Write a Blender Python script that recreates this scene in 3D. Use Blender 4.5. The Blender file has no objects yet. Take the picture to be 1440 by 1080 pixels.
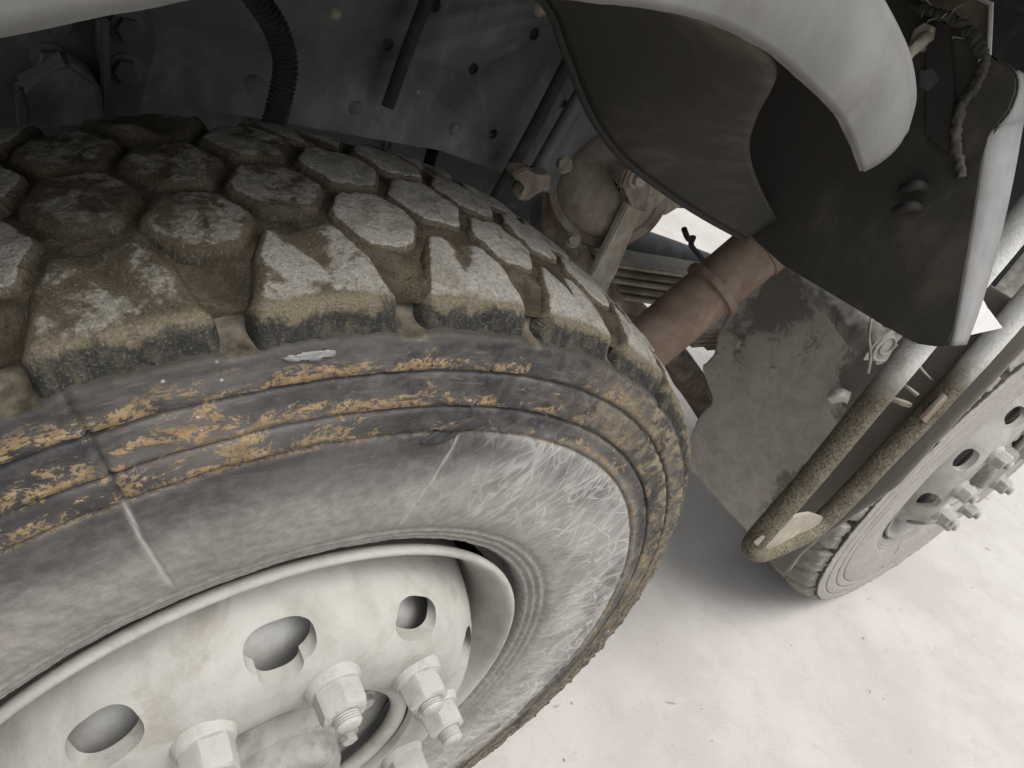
import bpy, bmesh, math, random
import numpy as np
from mathutils import Vector, Matrix

R = math.radians
random.seed(7)
scene = bpy.context.scene
COL = scene.collection

# ------------------------------------------------------------------ camera
CAM = np.array([-0.1734, -0.4377, 1.2840])
YAW, PITCH, ROLL, FPX = 0.7861, -0.5992, 0.3874, 982.39
fw = np.array([math.cos(YAW) * math.cos(PITCH), math.sin(YAW) * math.cos(PITCH), math.sin(PITCH)])
r0 = np.cross(fw, [0, 0, 1]); r0 /= np.linalg.norm(r0)
u0 = np.cross(r0, fw)
RT = math.cos(ROLL) * r0 + math.sin(ROLL) * u0
UP = -math.sin(ROLL) * r0 + math.cos(ROLL) * u0
cd = bpy.data.cameras.new("camera")
cam = bpy.data.objects.new("camera", cd)
COL.objects.link(cam)
m = Matrix.Identity(4)
for i in range(3):
    m[i][0], m[i][1], m[i][2], m[i][3] = RT[i], UP[i], -fw[i], CAM[i]
cam.matrix_world = m
cd.sensor_width = 36.0
cd.lens = FPX / 1440 * 36.0
cd.clip_start = 0.01
cd.clip_end = 1000
scene.camera = cam

# ------------------------------------------------------------------ light
SUN_EL, SUN_AZ = R(66), R(-70)        # azimuth measured from +X towards +Y: the open side of the truck
world = bpy.data.worlds.new("World")
scene.world = world
world.use_nodes = True
wn = world.node_tree
wn.nodes.clear()
sky = wn.nodes.new("ShaderNodeTexSky")
sky.sky_type = 'NISHITA'
sky.sun_disc = False
sky.sun_elevation = SUN_EL
sky.sun_rotation = R(90) - SUN_AZ
sky.dust_density = 4.0
sky.air_density = 1.0
hsv = wn.nodes.new("ShaderNodeHueSaturation")
hsv.inputs['Saturation'].default_value = 0.22
bg = wn.nodes.new("ShaderNodeBackground")
bg.inputs['Strength'].default_value = 0.15
wo = wn.nodes.new("ShaderNodeOutputWorld")
wn.links.new(sky.outputs[0], hsv.inputs['Color'])
wn.links.new(hsv.outputs[0], bg.inputs['Color'])
wn.links.new(bg.outputs[0], wo.inputs['Surface'])
sd = bpy.data.lights.new("sun", 'SUN')
sd.energy = 1.2
sd.angle = R(35)
sd.color = (1.0, 0.965, 0.91)
so = bpy.data.objects.new("sun", sd)
COL.objects.link(so)
sdir = Vector((math.cos(SUN_AZ) * math.cos(SUN_EL), math.sin(SUN_AZ) * math.cos(SUN_EL), math.sin(SUN_EL)))
so.rotation_euler = sdir.to_track_quat('Z', 'Y').to_euler()
so.location = (0, -3, 4)
vs = scene.view_settings
vs.view_transform = 'Standard'
vs.look = 'None'
vs.exposure = 0.68
vs.gamma = 1.0
vs.use_curve_mapping = False
scene.render.engine = 'CYCLES'
scene.cycles.max_bounces = 5
scene.cycles.diffuse_bounces = 4
scene.cycles.glossy_bounces = 2


# ------------------------------------------------------------------ helpers
def at(px, py, ax, v):
    """point of the place seen at a photo pixel, on the plane ax = v"""
    d = fw + RT * ((px - 720) / FPX) - UP * ((py - 540) / FPX)
    i = 'xyz'.index(ax)
    return CAM + d * ((v - CAM[i]) / d[i])


def _hash(ix, iy, s):
    n = (ix.astype(np.int64) * 374761393 + iy.astype(np.int64) * 668265263 + s * 974711) & 0x7fffffff
    n = ((n ^ (n >> 13)) * 1274126177) & 0x7fffffff
    return ((n ^ (n >> 16)) & 0xffff) / 65535.0


def vnoise(x, y, s=0):
    ix, iy = np.floor(x), np.floor(y)
    fx, fy = x - ix, y - iy
    fx = fx * fx * (3 - 2 * fx); fy = fy * fy * (3 - 2 * fy)
    a = _hash(ix, iy, s); b = _hash(ix + 1, iy, s); c = _hash(ix, iy + 1, s); d = _hash(ix + 1, iy + 1, s)
    return (a * (1 - fx) + b * fx) * (1 - fy) + (c * (1 - fx) + d * fx) * fy - 0.5


def fbm(x, y, oct=4, s=0):
    x = np.asarray(x, float); y = np.asarray(y, float)
    v = 0; a = 1.0
    for o in range(oct):
        v = v + a * vnoise(x * 2 ** o + 17.3 * o, y * 2 ** o - 9.1 * o, s + o)
        a *= 0.5
    return v


def sstep(a, b, x):
    t = np.clip((x - a) / (b - a), 0, 1)
    return t * t * (3 - 2 * t)


def link(name, me, mat=None, parent=None, smooth=True, loc=None):
    o = bpy.data.objects.new(name, me)
    COL.objects.link(o)
    if mat is not None and not me.materials:
        me.materials.append(mat)
    if smooth:
        me.shade_smooth()
    if parent is not None:
        o.parent = parent
    if loc is not None:
        o.location = loc
    return o


def mesh(name, V, F, mat=None, parent=None, smooth=True, uv=None, attrs=None, loc=None):
    me = bpy.data.meshes.new(name)
    me.from_pydata([tuple(v) for v in np.asarray(V)], [], [tuple(int(i) for i in f) for f in F])
    if uv is not None:
        l = me.uv_layers.new(name="UVMap")
        idx = np.empty(len(me.loops), int)
        me.loops.foreach_get("vertex_index", idx)
        l.data.foreach_set("uv", np.asarray(uv)[idx].ravel())
    for k, a in (attrs or {}).items():
        t = me.attributes.new(k, 'FLOAT', 'POINT')
        t.data.foreach_set("value", np.asarray(a, np.float32).ravel())
    me.update()
    return link(name, me, mat, parent, smooth, loc)


def from_bm(name, bm, mat, parent=None, smooth=False, sharp=35, loc=None):
    bmesh.ops.recalc_face_normals(bm, faces=bm.faces[:])
    me = bpy.data.meshes.new(name)
    bm.to_mesh(me); bm.free()
    o = link(name, me, mat, parent, False, loc)
    if smooth:
        me.shade_smooth()
        me.set_sharp_from_angle(angle=R(sharp))
    return o


def empty(name, loc, label, cat, group=None):
    o = bpy.data.objects.new(name, None)
    COL.objects.link(o)
    o.location = loc
    o.empty_display_size = 0.05
    return tag(o, label, cat, group)


def tag(o, label=None, cat=None, group=None, kind=None):
    if label: o["label"] = label
    if cat: o["category"] = cat
    if group: o["group"] = group
    if kind: o["kind"] = kind
    return o


def spline(pts, n):
    """Catmull-Rom through the points"""
    P = np.asarray(pts, float)
    P = np.vstack([2 * P[0] - P[1], P, 2 * P[-1] - P[-2]])
    out = []
    k = len(P) - 3
    for t in np.linspace(0, k - 1e-6, n):
        i = int(t); f = t - i
        a, b, c, d = P[i:i + 4]
        out.append(0.5 * (2 * b + (c - a) * f + (2 * a - 5 * b + 4 * c - d) * f * f + (3 * b - a - 3 * c + d) * f ** 3))
    return np.array(out)


def tube_data(pts, rad, seg=14, cap=True, wob=0.0, seed=0):
    P = np.asarray(pts, float); n = len(P)
    rad = np.broadcast_to(np.asarray(rad, float), (n,))
    T = np.gradient(P, axis=0); T /= np.linalg.norm(T, axis=1)[:, None]
    ref = np.array([0.31, 0.2, 0.93])
    if abs(T[0] @ ref) > 0.9: ref = np.array([0.9, 0.3, 0.1])
    N = ref - T[0] * (T[0] @ ref); N /= np.linalg.norm(N)
    V = []
    for i in range(n):
        N = N - T[i] * (T[i] @ N); N /= np.linalg.norm(N)
        B = np.cross(T[i], N)
        a = np.linspace(0, 2 * math.pi, seg, endpoint=False)
        rr = rad[i] * (1 + wob * 2 * fbm(a * 1.5 + seed, np.full(seg, i * 0.45), 3, seed))
        V.append(P[i] + (np.cos(a) * rr)[:, None] * N + (np.sin(a) * rr)[:, None] * B)
    V = np.vstack(V)
    F = []
    for i in range(n - 1):
        for j in range(seg):
            k = (j + 1) % seg
            F.append((i * seg + j, i * seg + k, (i + 1) * seg + k, (i + 1) * seg + j))
    if cap:
        F.append(tuple(range(seg - 1, -1, -1)))
        F.append(tuple((n - 1) * seg + j for j in range(seg)))
    return V, F


def tube(name, pts, rad, mat, parent=None, seg=14, wob=0.0, seed=0, sharp=40):
    V, F = tube_data(pts, rad, seg, True, wob, seed)
    o = mesh(name, V, F, mat, parent)
    o.data.set_sharp_from_angle(angle=R(sharp))
    return o


def lathe(name, prof, n, mat, parent=None, axis='y', loc=None, sharp=35, closed=False):
    """revolve (r, h) about an axis through the local origin"""
    prof = np.asarray(prof, float); k = len(prof)
    a = np.linspace(0, 2 * math.pi, n, endpoint=False)
    V = np.zeros((n, k, 3))
    V[:, :, 0] = np.cos(a)[:, None] * prof[:, 0]
    V[:, :, 2] = np.sin(a)[:, None] * prof[:, 0]
    V[:, :, 1] = prof[:, 1]
    F = []
    kk = k if closed else k - 1
    for i in range(n):
        j = (i + 1) % n
        for q in range(kk):
            w = (q + 1) % k
            F.append((i * k + q, j * k + q, j * k + w, i * k + w))
    bm = bmesh.new()
    vs_ = [bm.verts.new(v) for v in V.reshape(-1, 3)]
    for f in F:
        bm.faces.new([vs_[i] for i in f])
    bmesh.ops.remove_doubles(bm, verts=bm.verts[:], dist=1e-6)
    return from_bm(name, bm, mat, parent, True, sharp, loc)


def frame_of(z, x=(0.13, 0.31, 0.94)):
    z = Vector(z).normalized(); x = Vector(x)
    if abs(z.dot(x.normalized())) > 0.95: x = Vector((1, 0, 0))
    x = (x - z * z.dot(x)).normalized(); y = z.cross(x)
    return Matrix((x, y, z)).transposed()


def prism(name, poly, h, mat, parent=None, origin=(0, 0, 0), z=(0, 0, 1), x=(1, 0, 0), bevel=0.0, seg=2, sharp=35):
    """extrude a 2-D outline along z of the given frame"""
    Mx = frame_of(z, x); o = Vector(origin)
    bm = bmesh.new()
    lo = [bm.verts.new(o + Mx @ Vector((p[0], p[1], 0))) for p in poly]
    hi = [bm.verts.new(o + Mx @ Vector((p[0], p[1], h))) for p in poly]
    bm.faces.new(lo[::-1]); bm.faces.new(hi)
    n = len(poly)
    for i in range(n):
        bm.faces.new((lo[i], lo[(i + 1) % n], hi[(i + 1) % n], hi[i]))
    if bevel:
        bmesh.ops.bevel(bm, geom=bm.edges[:], offset=bevel, segments=seg, affect='EDGES', clamp_overlap=True)
    return from_bm(name, bm, mat, parent, True, sharp)


def sheet(name, pts3, direction, mat, parent=None, bevel=0.0):
    """plate from a 3-D outline pushed along a direction"""
    d = Vector(direction)
    bm = bmesh.new()
    lo = [bm.verts.new(Vector(p)) for p in pts3]
    hi = [bm.verts.new(Vector(p) + d) for p in pts3]
    bm.faces.new(lo[::-1]); bm.faces.new(hi)
    n = len(lo)
    for i in range(n):
        bm.faces.new((lo[i], lo[(i + 1) % n], hi[(i + 1) % n], hi[i]))
    if bevel:
        bmesh.ops.bevel(bm, geom=bm.edges[:], offset=bevel, segments=2, affect='EDGES', clamp_overlap=True)
    return from_bm(name, bm, mat, parent, True, 35)


def box(name, c, s, mat, parent=None, rot=None, bevel=0.003):
    bm = bmesh.new()
    bmesh.ops.create_cube(bm, size=1.0)
    for v in bm.verts: v.co = Vector((v.co.x * s[0], v.co.y * s[1], v.co.z * s[2]))
    if bevel: bmesh.ops.bevel(bm, geom=bm.edges[:], offset=bevel, segments=2, affect='EDGES', clamp_overlap=True)
    Mx = (rot.to_4x4() if rot is not None else Matrix.Identity(4))
    for v in bm.verts: v.co = (Mx @ v.co) + Vector(c)
    return from_bm(name, bm, mat, parent, True, 35)


def hexpoly(r, rot=0.0, n=6):
    return [(r * math.cos(rot + i * 2 * math.pi / n), r * math.sin(rot + i * 2 * math.pi / n)) for i in range(n)]


def bolt(name, p, z, r, h, mat, parent=None, rot=0.2, washer=True):
    """hexagon head with a chamfer on a washer, as one mesh"""
    Mx = frame_of(z); o = Vector(p)
    bm = bmesh.new()
    def ring(rad, hh, n, ro):
        return [bm.verts.new(o + Mx @ Vector((rad * math.cos(ro + i * 2 * math.pi / n), rad * math.sin(ro + i * 2 * math.pi / n), hh))) for i in range(n)]
    def skin(a, b):
        for i in range(len(a)): bm.faces.new((a[i], a[(i + 1) % len(a)], b[(i + 1) % len(b)], b[i]))
    if washer:
        a = ring(r * 1.35, -0.001, 18, 0); b = ring(r * 1.35, h * .16, 18, 0); c = ring(r * 1.25, h * .2, 18, 0)
        skin(a, b); skin(b, c); bm.faces.new(c)
    a = ring(r, 0, 6, rot); b = ring(r, h * .88, 6, rot); c = ring(r * .84, h, 6, rot)
    skin(a, b); skin(b, c); bm.faces.new(c)
    return from_bm(name, bm, mat, parent, True, 30)


def loft(name, curves, mat, parent=None, thick=0.0, n=40, sub=1):
    """surface through a list of 3-D curves"""
    G = np.array([spline(c, n) for c in curves])
    if sub > 1:
        G = np.array([spline(G[:, j], (len(curves) - 1) * sub + 1) for j in range(n)]).transpose(1, 0, 2)
    k = len(G)
    F = []
    for i in range(k - 1):
        for j in range(n - 1):
            F.append((i * n + j, i * n + j + 1, (i + 1) * n + j + 1, (i + 1) * n + j))
    o = mesh(name, G.reshape(-1, 3), F, mat, parent)
    if thick:
        md = o.modifiers.new("thickness", 'SOLIDIFY'); md.thickness = thick; md.offset = 0.0
    return o


def cut(o, cutters):
    """subtract cutter meshes for good and throw the cutters away"""
    for c in cutters:
        md = o.modifiers.new("cut", 'BOOLEAN'); md.object = c; md.operation = 'DIFFERENCE'; md.solver = 'EXACT'
    bpy.context.view_layer.update()
    dg = bpy.context.evaluated_depsgraph_get()
    me = bpy.data.meshes.new_from_object(o.evaluated_get(dg))
    o.modifiers.clear()
    o.data = me
    for c in cutters:
        d = c.data
        bpy.data.objects.remove(c); bpy.data.meshes.remove(d)
    return o


# ------------------------------------------------------------------ materials
class NT:
    def __init__(s, name):
        s.mat = bpy.data.materials.new(name); s.mat.use_nodes = True
        s.t = s.mat.node_tree; s.t.nodes.clear()
        s.out = s.t.nodes.new("ShaderNodeOutputMaterial")
        s.b = s.t.nodes.new("ShaderNodeBsdfPrincipled")
        s.t.links.new(s.b.outputs[0], s.out.inputs[0])
        s.geo = s.t.nodes.new("ShaderNodeNewGeometry")

    def set(s, sock, v):
        if isinstance(v, bpy.types.NodeSocket): s.t.links.new(v, sock)
        elif isinstance(v, (tuple, list)) and len(v) == 3 and sock.type == 'RGBA': sock.default_value = (*v, 1)
        else: sock.default_value = v

    def pos(s): return s.geo.outputs['Position']

    def uv(s):
        n = s.t.nodes.new("ShaderNodeUVMap"); n.uv_map = "UVMap"; return n.outputs[0]

    def attr(s, k):
        n = s.t.nodes.new("ShaderNodeAttribute"); n.attribute_name = k; return n.outputs['Fac']

    def xyz(s, v):
        n = s.t.nodes.new("ShaderNodeSeparateXYZ"); s.set(n.inputs[0], v); return n.outputs

    def comb(s, x, y, z=0.0):
        n = s.t.nodes.new("ShaderNodeCombineXYZ")
        for i, q in enumerate((x, y, z)): s.set(n.inputs[i], q)
        return n.outputs[0]

    def scale(s, v, k):
        n = s.t.nodes.new("ShaderNodeMapping"); s.set(n.inputs['Vector'], v); n.inputs['Scale'].default_value = k; return n.outputs[0]

    def noise(s, v, sc, det=4, rough=0.55, dist=0.0):
        n = s.t.nodes.new("ShaderNodeTexNoise"); s.set(n.inputs['Vector'], v)
        n.inputs['Scale'].default_value = sc; n.inputs['Detail'].default_value = det
        n.inputs['Roughness'].default_value = rough; n.inputs['Distortion'].default_value = dist
        return n.outputs['Fac']

    def voro(s, v, sc, feat='F1'):
        n = s.t.nodes.new("ShaderNodeTexVoronoi"); n.feature = feat; s.set(n.inputs['Vector'], v); n.inputs['Scale'].default_value = sc
        return n.outputs['Distance']

    def math(s, op, a, b=0.0, c=0.0, clamp=False):
        n = s.t.nodes.new("ShaderNodeMath"); n.operation = op; n.use_clamp = clamp
        for i, q in enumerate((a, b, c)): s.set(n.inputs[i], q)
        return n.outputs[0]

    def step(s, v, a, b):
        n = s.t.nodes.new("ShaderNodeMapRange"); n.interpolation_type = 'SMOOTHSTEP'
        s.set(n.inputs[0], v); n.inputs[1].default_value = a; n.inputs[2].default_value = b
        return n.outputs[0]

    def mix(s, f, a, b):
        n = s.t.nodes.new("ShaderNodeMix"); n.data_type = 'RGBA'
        s.set(n.inputs[0], f); s.set(n.inputs[6], a); s.set(n.inputs[7], b)
        return n.outputs[2]

    def bump(s, h, st=0.5, d=0.002, prev=None):
        n = s.t.nodes.new("ShaderNodeBump"); n.inputs['Strength'].default_value = st; n.inputs['Distance'].default_value = d
        s.set(n.inputs['Height'], h)
        if prev is not None: s.set(n.inputs['Normal'], prev)
        return n.outputs[0]

    def done(s, col, rough=0.8, nrm=None, metal=0.0, spec=0.3):
        s.set(s.b.inputs['Base Color'], col); s.set(s.b.inputs['Roughness'], rough); s.set(s.b.inputs['Metallic'], metal)
        s.b.inputs['Specular IOR Level'].default_value = spec
        if nrm is not None: s.set(s.b.inputs['Normal'], nrm)
        return s.mat


def dusty(name, base, dust, amount=0.5, sc=14, rough=0.75, stain=None, stain_amt=0.3, bump=0.35, bd=0.0015, up=0.25, spec=0.3, fine=0.35, scratch=0.0):
    """painted or bare metal/rubber under a coat of dust: broad patches, streaks, fine grain"""
    t = NT(name); p = t.pos()
    n1 = t.noise(p, sc, 6, 0.62, 0.4)
    n2 = t.noise(t.scale(p, (1, 1, 0.35)), sc * 4.5, 5, 0.6)
    n3 = t.noise(p, sc * 28, 3, 0.6)
    f = t.math('ADD', t.math('MULTIPLY', n1, 0.65), t.math('MULTIPLY', n2, fine))
    nz = t.xyz(t.geo.outputs['Normal'])[2]
    f = t.math('ADD', f, t.math('MULTIPLY', nz, up * 0.4))
    f = t.step(f, 0.72 - amount * 0.55, 1.02 - amount * 0.55)
    col = t.mix(f, base, dust)
    if stain is not None:
        n4 = t.noise(p, sc * 0.8, 7, 0.7, 0.8)
        col = t.mix(t.math('MULTIPLY', t.step(n4, 0.52, 0.68), stain_amt), col, stain)
    g = t.math('MULTIPLY_ADD', n3, 0.5, 0.75)
    col = t.mix(0.5, col, t.mix(g, (0, 0, 0), col))
    if scratch:
        q = t.noise(t.scale(p, (8, 8, 90)), 5, 3, 0.5, 1.5)
        q2 = t.noise(p, 6, 3)
        lines = t.math('MULTIPLY', t.step(t.math('ABSOLUTE', t.math('SUBTRACT', q, 0.5)), 0.012, 0.0), t.step(q2, 0.52, 0.62))
        col = t.mix(t.math('MULTIPLY', lines, scratch), col, dust)
    h = t.math('ADD', t.math('MULTIPLY', n2, 0.6), t.math('MULTIPLY', n3, 0.4))
    return t.done(col, rough, t.bump(h, bump, bd), 0.0, spec)


MUD_SHADED = (0.052, 0.043, 0.028)  # mud colour, deepened to paint in the shade over the left tread
MUD_L = (0.215, 0.18, 0.13)
DUST = (0.40, 0.375, 0.33)


def mat_tread():
    t = NT("tread_rubber_with_mud"); u = t.uv()
    top = t.attr("top"); clean_lit = t.attr("clean_lit"); rnd = t.attr("rnd")
    U, v, _ = t.xyz(u)
    uo = t.comb(t.math('ADD', U, rnd), v, rnd)
    n1 = t.noise(uo, 40, 4, 0.62, 0.5)
    n2 = t.noise(uo, 210, 4, 0.65)
    # how far the worn pale face shows through the mud
    a = t.math('MULTIPLY', t.math('SUBTRACT', n1, 0.5), t.math('MULTIPLY_ADD', clean_lit, -1.5, 2.5))
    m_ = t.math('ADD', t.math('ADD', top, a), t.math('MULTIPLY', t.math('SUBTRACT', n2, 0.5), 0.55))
    m_ = t.math('ADD', m_, t.math('MULTIPLY', clean_lit, 0.55))
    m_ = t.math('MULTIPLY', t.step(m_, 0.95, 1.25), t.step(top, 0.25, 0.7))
    face = t.mix(t.step(n2, 0.30, 0.72), t.mix(clean_lit, (0.125, 0.117, 0.097), (0.225, 0.213, 0.188)), t.mix(clean_lit, (0.215, 0.203, 0.175), (0.325, 0.311, 0.280)))  # darker face at left: shade put into the colour
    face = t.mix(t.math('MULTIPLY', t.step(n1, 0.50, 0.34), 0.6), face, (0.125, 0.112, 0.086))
    mud = t.mix(t.step(n1, 0.35, 0.72), MUD_SHADED, (0.098, 0.081, 0.055))
    mud = t.mix(t.math('MULTIPLY', clean_lit, 0.45), mud, (0.122, 0.102, 0.072))
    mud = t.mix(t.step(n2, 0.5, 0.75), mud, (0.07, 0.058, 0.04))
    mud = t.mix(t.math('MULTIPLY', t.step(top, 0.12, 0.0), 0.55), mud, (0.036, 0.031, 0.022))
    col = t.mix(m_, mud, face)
    # side of the lug: clay at the top, scuffed dark rubber lower down
    nl = t.noise(t.scale(u, (1, 0.45, 1)), 95, 5, 0.72, 0.6)
    av = t.math('ABSOLUTE', v)
    edge = t.math('ADD', t.math('ADD', av, t.math('MULTIPLY', t.math('SUBTRACT', nl, 0.5), 0.034)), t.math('MULTIPLY', t.math('SUBTRACT', n1, 0.5), 0.024))
    clay = t.mix(nl, (0.110, 0.092, 0.063), (0.190, 0.160, 0.114))
    col = t.mix(t.step(av, 0.115, 0.123), col, clay)
    rub = t.mix(t.step(nl, 0.45, 0.72), (0.022, 0.023, 0.022), (0.085, 0.077, 0.058))
    col = t.mix(t.math('MULTIPLY', t.step(edge, 0.1235, 0.1310), t.math('MULTIPLY_ADD', n2, 0.4, 0.78), clamp=True), col, rub)
    nf = t.noise(uo, 620, 3, 0.75)
    col = t.mix(t.math('MULTIPLY', t.step(nf, 0.46, 0.66), 0.42), col, (0.03, 0.026, 0.019))
    col = t.mix(t.math('MULTIPLY', t.step(nf, 0.44, 0.30), 0.22), col, (0.40, 0.38, 0.34))
    h = t.math('ADD', n2, t.math('MULTIPLY', nf, 0.7))
    return t.done(col, 0.9, t.bump(h, 0.85, 0.0035), 0, 0.15)


def mat_mud():
    t = NT("packed_mud"); u = t.uv()
    n1 = t.noise(u, 30, 4, 0.65, 0.5); n2 = t.noise(u, 190, 4, 0.65)
    col = t.mix(t.step(n1, 0.35, 0.68), (0.042, 0.034, 0.023), (0.100, 0.083, 0.058))
    col = t.mix(t.step(n2, 0.5, 0.75), col, (0.042, 0.037, 0.027))
    cr = t.voro(u, 55, 'DISTANCE_TO_EDGE')
    nf = t.noise(u, 560, 3, 0.75)
    col = t.mix(t.math('MULTIPLY', t.step(nf, 0.46, 0.66), 0.45), col, (0.022, 0.018, 0.012))
    crm = t.math('MULTIPLY', t.step(cr, 0.03, 0.0), t.step(n1, 0.60, 0.66))
    h = t.math('ADD', t.math('SUBTRACT', n2, t.math('MULTIPLY', crm, 0.8)), t.math('MULTIPLY', nf, 0.6))
    return t.done(col, 0.95, t.bump(h, 0.9, 0.004), 0, 0.1)


def mat_sidewall(name, far=False):
    t = NT(name); u = t.uv(); U, v, _ = t.xyz(u); rad = t.attr("rad"); seam = t.attr("seam")
    n1 = t.noise(t.scale(u, (0.45, 1, 1)), 24, 5, 0.6, 0.5)
    n2 = t.noise(t.scale(u, (0.7, 1, 1)), 110, 4, 0.65)
    n4 = t.noise(t.scale(u, (0.3, 1, 1)), 10, 3, 0.6, 0.8)
    base = t.mix(t.step(n2, 0.35, 0.7), (0.019, 0.018, 0.0185), (0.060, 0.055, 0.054))
    base = t.mix(t.math('MULTIPLY', t.step(n4, 0.45, 0.72), 0.7), base, (0.115, 0.106, 0.100))
    n5 = t.noise(t.scale(u, (0.12, 1, 1)), 300, 3, 0.7, 0.3)
    col = t.mix(t.math('MULTIPLY', t.step(n5, 0.55, 0.75), 0.5), base, (0.15, 0.14, 0.13))
    col = t.mix(t.math('MULTIPLY', t.step(n1, 0.48, 0.34), 0.6), col, (0.022, 0.021, 0.021))
    band = t.math('MULTIPLY', t.step(rad, 0.430, 0.437), t.step(rad, 0.510, 0.494))
    # dry dust: none on the ribs, thick near the rim
    wob = t.math('ADD', rad, t.math('MULTIPLY', t.math('SUBTRACT', n4, 0.5), 0.09))
    dm = t.step(wob, 0.432, 0.365)
    dm = t.math('MULTIPLY', dm, t.math('MULTIPLY_ADD', n1, 0.9, 0.35), clamp=True)
    if far: dm = t.math('ADD', 0.62, t.math('MULTIPLY', n1, 0.4), clamp=True)
    dust = t.mix(t.step(n2, 0.3, 0.7), (0.20, 0.187, 0.168), (0.275, 0.26, 0.237))
    if far: dust = t.mix(t.step(n2, 0.3, 0.7), (0.29, 0.272, 0.245), (0.37, 0.35, 0.32))
    col = t.mix(dm, col, dust)
    if not far:
        # pale wisps where dry stalks brushed the wall
        def wisp(k, wdt, seed, ang):
            w_ = t.comb(t.math('ADD', t.math('MULTIPLY', U, math.cos(ang)), t.math('MULTIPLY', rad, math.sin(ang))),
                        t.math('SUBTRACT', t.math('MULTIPLY', rad, math.cos(ang)), t.math('MULTIPLY', U, math.sin(ang))), seed)
            q = t.noise(t.scale(w_, k), 1.0, 1.5, 0.5, 0.5)
            return t.step(t.math('ABSOLUTE', t.math('SUBTRACT', q, 0.5)), wdt, 0.0)
        W = t.math('MAXIMUM', wisp((34, 6, 1), 0.020, 3.1, 0.40), wisp((42, 7, 1), 0.018, 8.4, -0.55))
        W = t.math('MAXIMUM', W, wisp((24, 9, 1), 0.016, 13.0, 1.1))
        W = t.math('MAXIMUM', W, t.math('MULTIPLY', wisp((22, 6, 1), 0.05, 23.0, -0.1), 0.45))
        W = t.math('MAXIMUM', W, t.math('MULTIPLY', wisp((30, 8, 1), 0.022, 31.0, -1.0), 0.8))
        where = t.math('MULTIPLY', t.step(t.math('ADD', U, t.math('MULTIPLY', n4, 0.30)), 0.90, 0.66), t.math('MULTIPLY', t.step(rad, 0.447, 0.43), t.step(rad, 0.32, 0.37)))
        where = t.math('ADD', where, t.math('MULTIPLY', t.step(rad, 0.435, 0.40), 0.05))
        cl = t.math('MULTIPLY', t.step(n1, 0.36, 0.62), where)
        col = t.mix(t.math('MULTIPLY', t.math('MULTIPLY_ADD', cl, 0.6, t.math('MULTIPLY', where, 0.3)), 0.75), col, (0.30, 0.287, 0.27))
        col = t.mix(t.math('MULTIPLY', t.math('MULTIPLY', W, where), t.math('MULTIPLY_ADD', n1, 1.0, 0.15)), col, (0.41, 0.395, 0.375))
        # thin clay film on the ribs, thicker clay along the lower edge of each rib
        saw = t.math('FRACT', t.math('DIVIDE', t.math('SUBTRACT', rad, 0.4590), 0.0282))
        low = t.step(saw, 0.75, 0.05)
        cn = t.noise(t.scale(u, (0.55, 1, 1)), 52, 6, 0.80, 0.6)
        cm = t.math('ADD', t.math('ADD', cn, t.math('MULTIPLY', low, 0.085)), t.math('MULTIPLY', t.math('SUBTRACT', n4, 0.5), 0.35))
        cm = t.math('ADD', cm, t.math('MULTIPLY', t.step(U, 0.70, 0.95), 0.035))
        cm = t.math('MULTIPLY', t.step(cm, 0.585, 0.625), band)
        cm = t.math('MULTIPLY', cm, t.step(t.noise(u, 260, 3, 0.7), 0.40, 0.50))
        clay = t.mix(t.step(n2, 0.35, 0.65), (0.17, 0.118, 0.060), (0.28, 0.20, 0.112))
        film = t.math('MULTIPLY', t.math('MULTIPLY', band, t.step(n1, 0.45, 0.65)), 0.4)
        col = t.mix(film, col, (0.165, 0.143, 0.122))
        col = t.mix(cm, col, clay)
        vo = t.voro(u, 105)
        fl = t.math('MULTIPLY', t.step(vo, 0.12, 0.08), t.math('MULTIPLY', t.step(n1, 0.56, 0.60), t.step(rad, 0.42, 0.44)))
        col = t.mix(t.math('MULTIPLY', fl, 0.7), col, (0.40, 0.40, 0.40))
        # wet mud thrown up over the ribs further round
        mr = t.math('MULTIPLY', t.step(t.math('ADD', U, t.math('MULTIPLY', n4, 0.25)), 0.78, 0.58), t.step(t.math('ADD', rad, t.math('MULTIPLY', n1, 0.05)), 0.475, 0.50))
        cn2 = t.noise(u, 58, 5, 0.75, 0.8)
        col = t.mix(t.math('MULTIPLY', mr, t.math('MULTIPLY', t.step(n2, 0.32, 0.48), t.step(cn2, 0.40, 0.52))), col, t.mix(t.step(cn2, 0.42, 0.66), (0.06, 0.05, 0.035), (0.19, 0.155, 0.105)))
        # radial scores: bare rubber on the ribs, packed pale dust below them
        sc = t.mix(t.step(rad, 0.44, 0.425), (0.03, 0.028, 0.026), (0.43, 0.41, 0.38))
        col = t.mix(t.math('MULTIPLY', seam, 0.8), col, sc)
    # scoops between the lugs hold mud
    sh = t.step(t.math('ADD', rad, t.math('MULTIPLY', t.math('SUBTRACT', n2, 0.5), 0.006)), 0.5085, 0.5115)
    scp = t.step(t.math('ADD', t.attr("scoop"), t.math('MULTIPLY', t.math('SUBTRACT', n1, 0.5), 0.7)), 0.3, 0.55)
    col = t.mix(sh, col, t.mix(scp, (0.04, 0.037, 0.031), t.mix(t.step(n2, 0.35, 0.65), (0.032, 0.027, 0.019), (0.095, 0.080, 0.057))))
    h = t.math('ADD', t.math('MULTIPLY', n2, 0.6), t.math('MULTIPLY', t.noise(u, 520, 3, 0.7), 0.5))
    if not far: h = t.math('ADD', h, t.math('MULTIPLY', cm, 0.25))
    return t.done(col, t.math('MULTIPLY_ADD', dm, 0.25, 0.6), t.bump(h, 0.45, 0.002), 0, 0.3)


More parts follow.
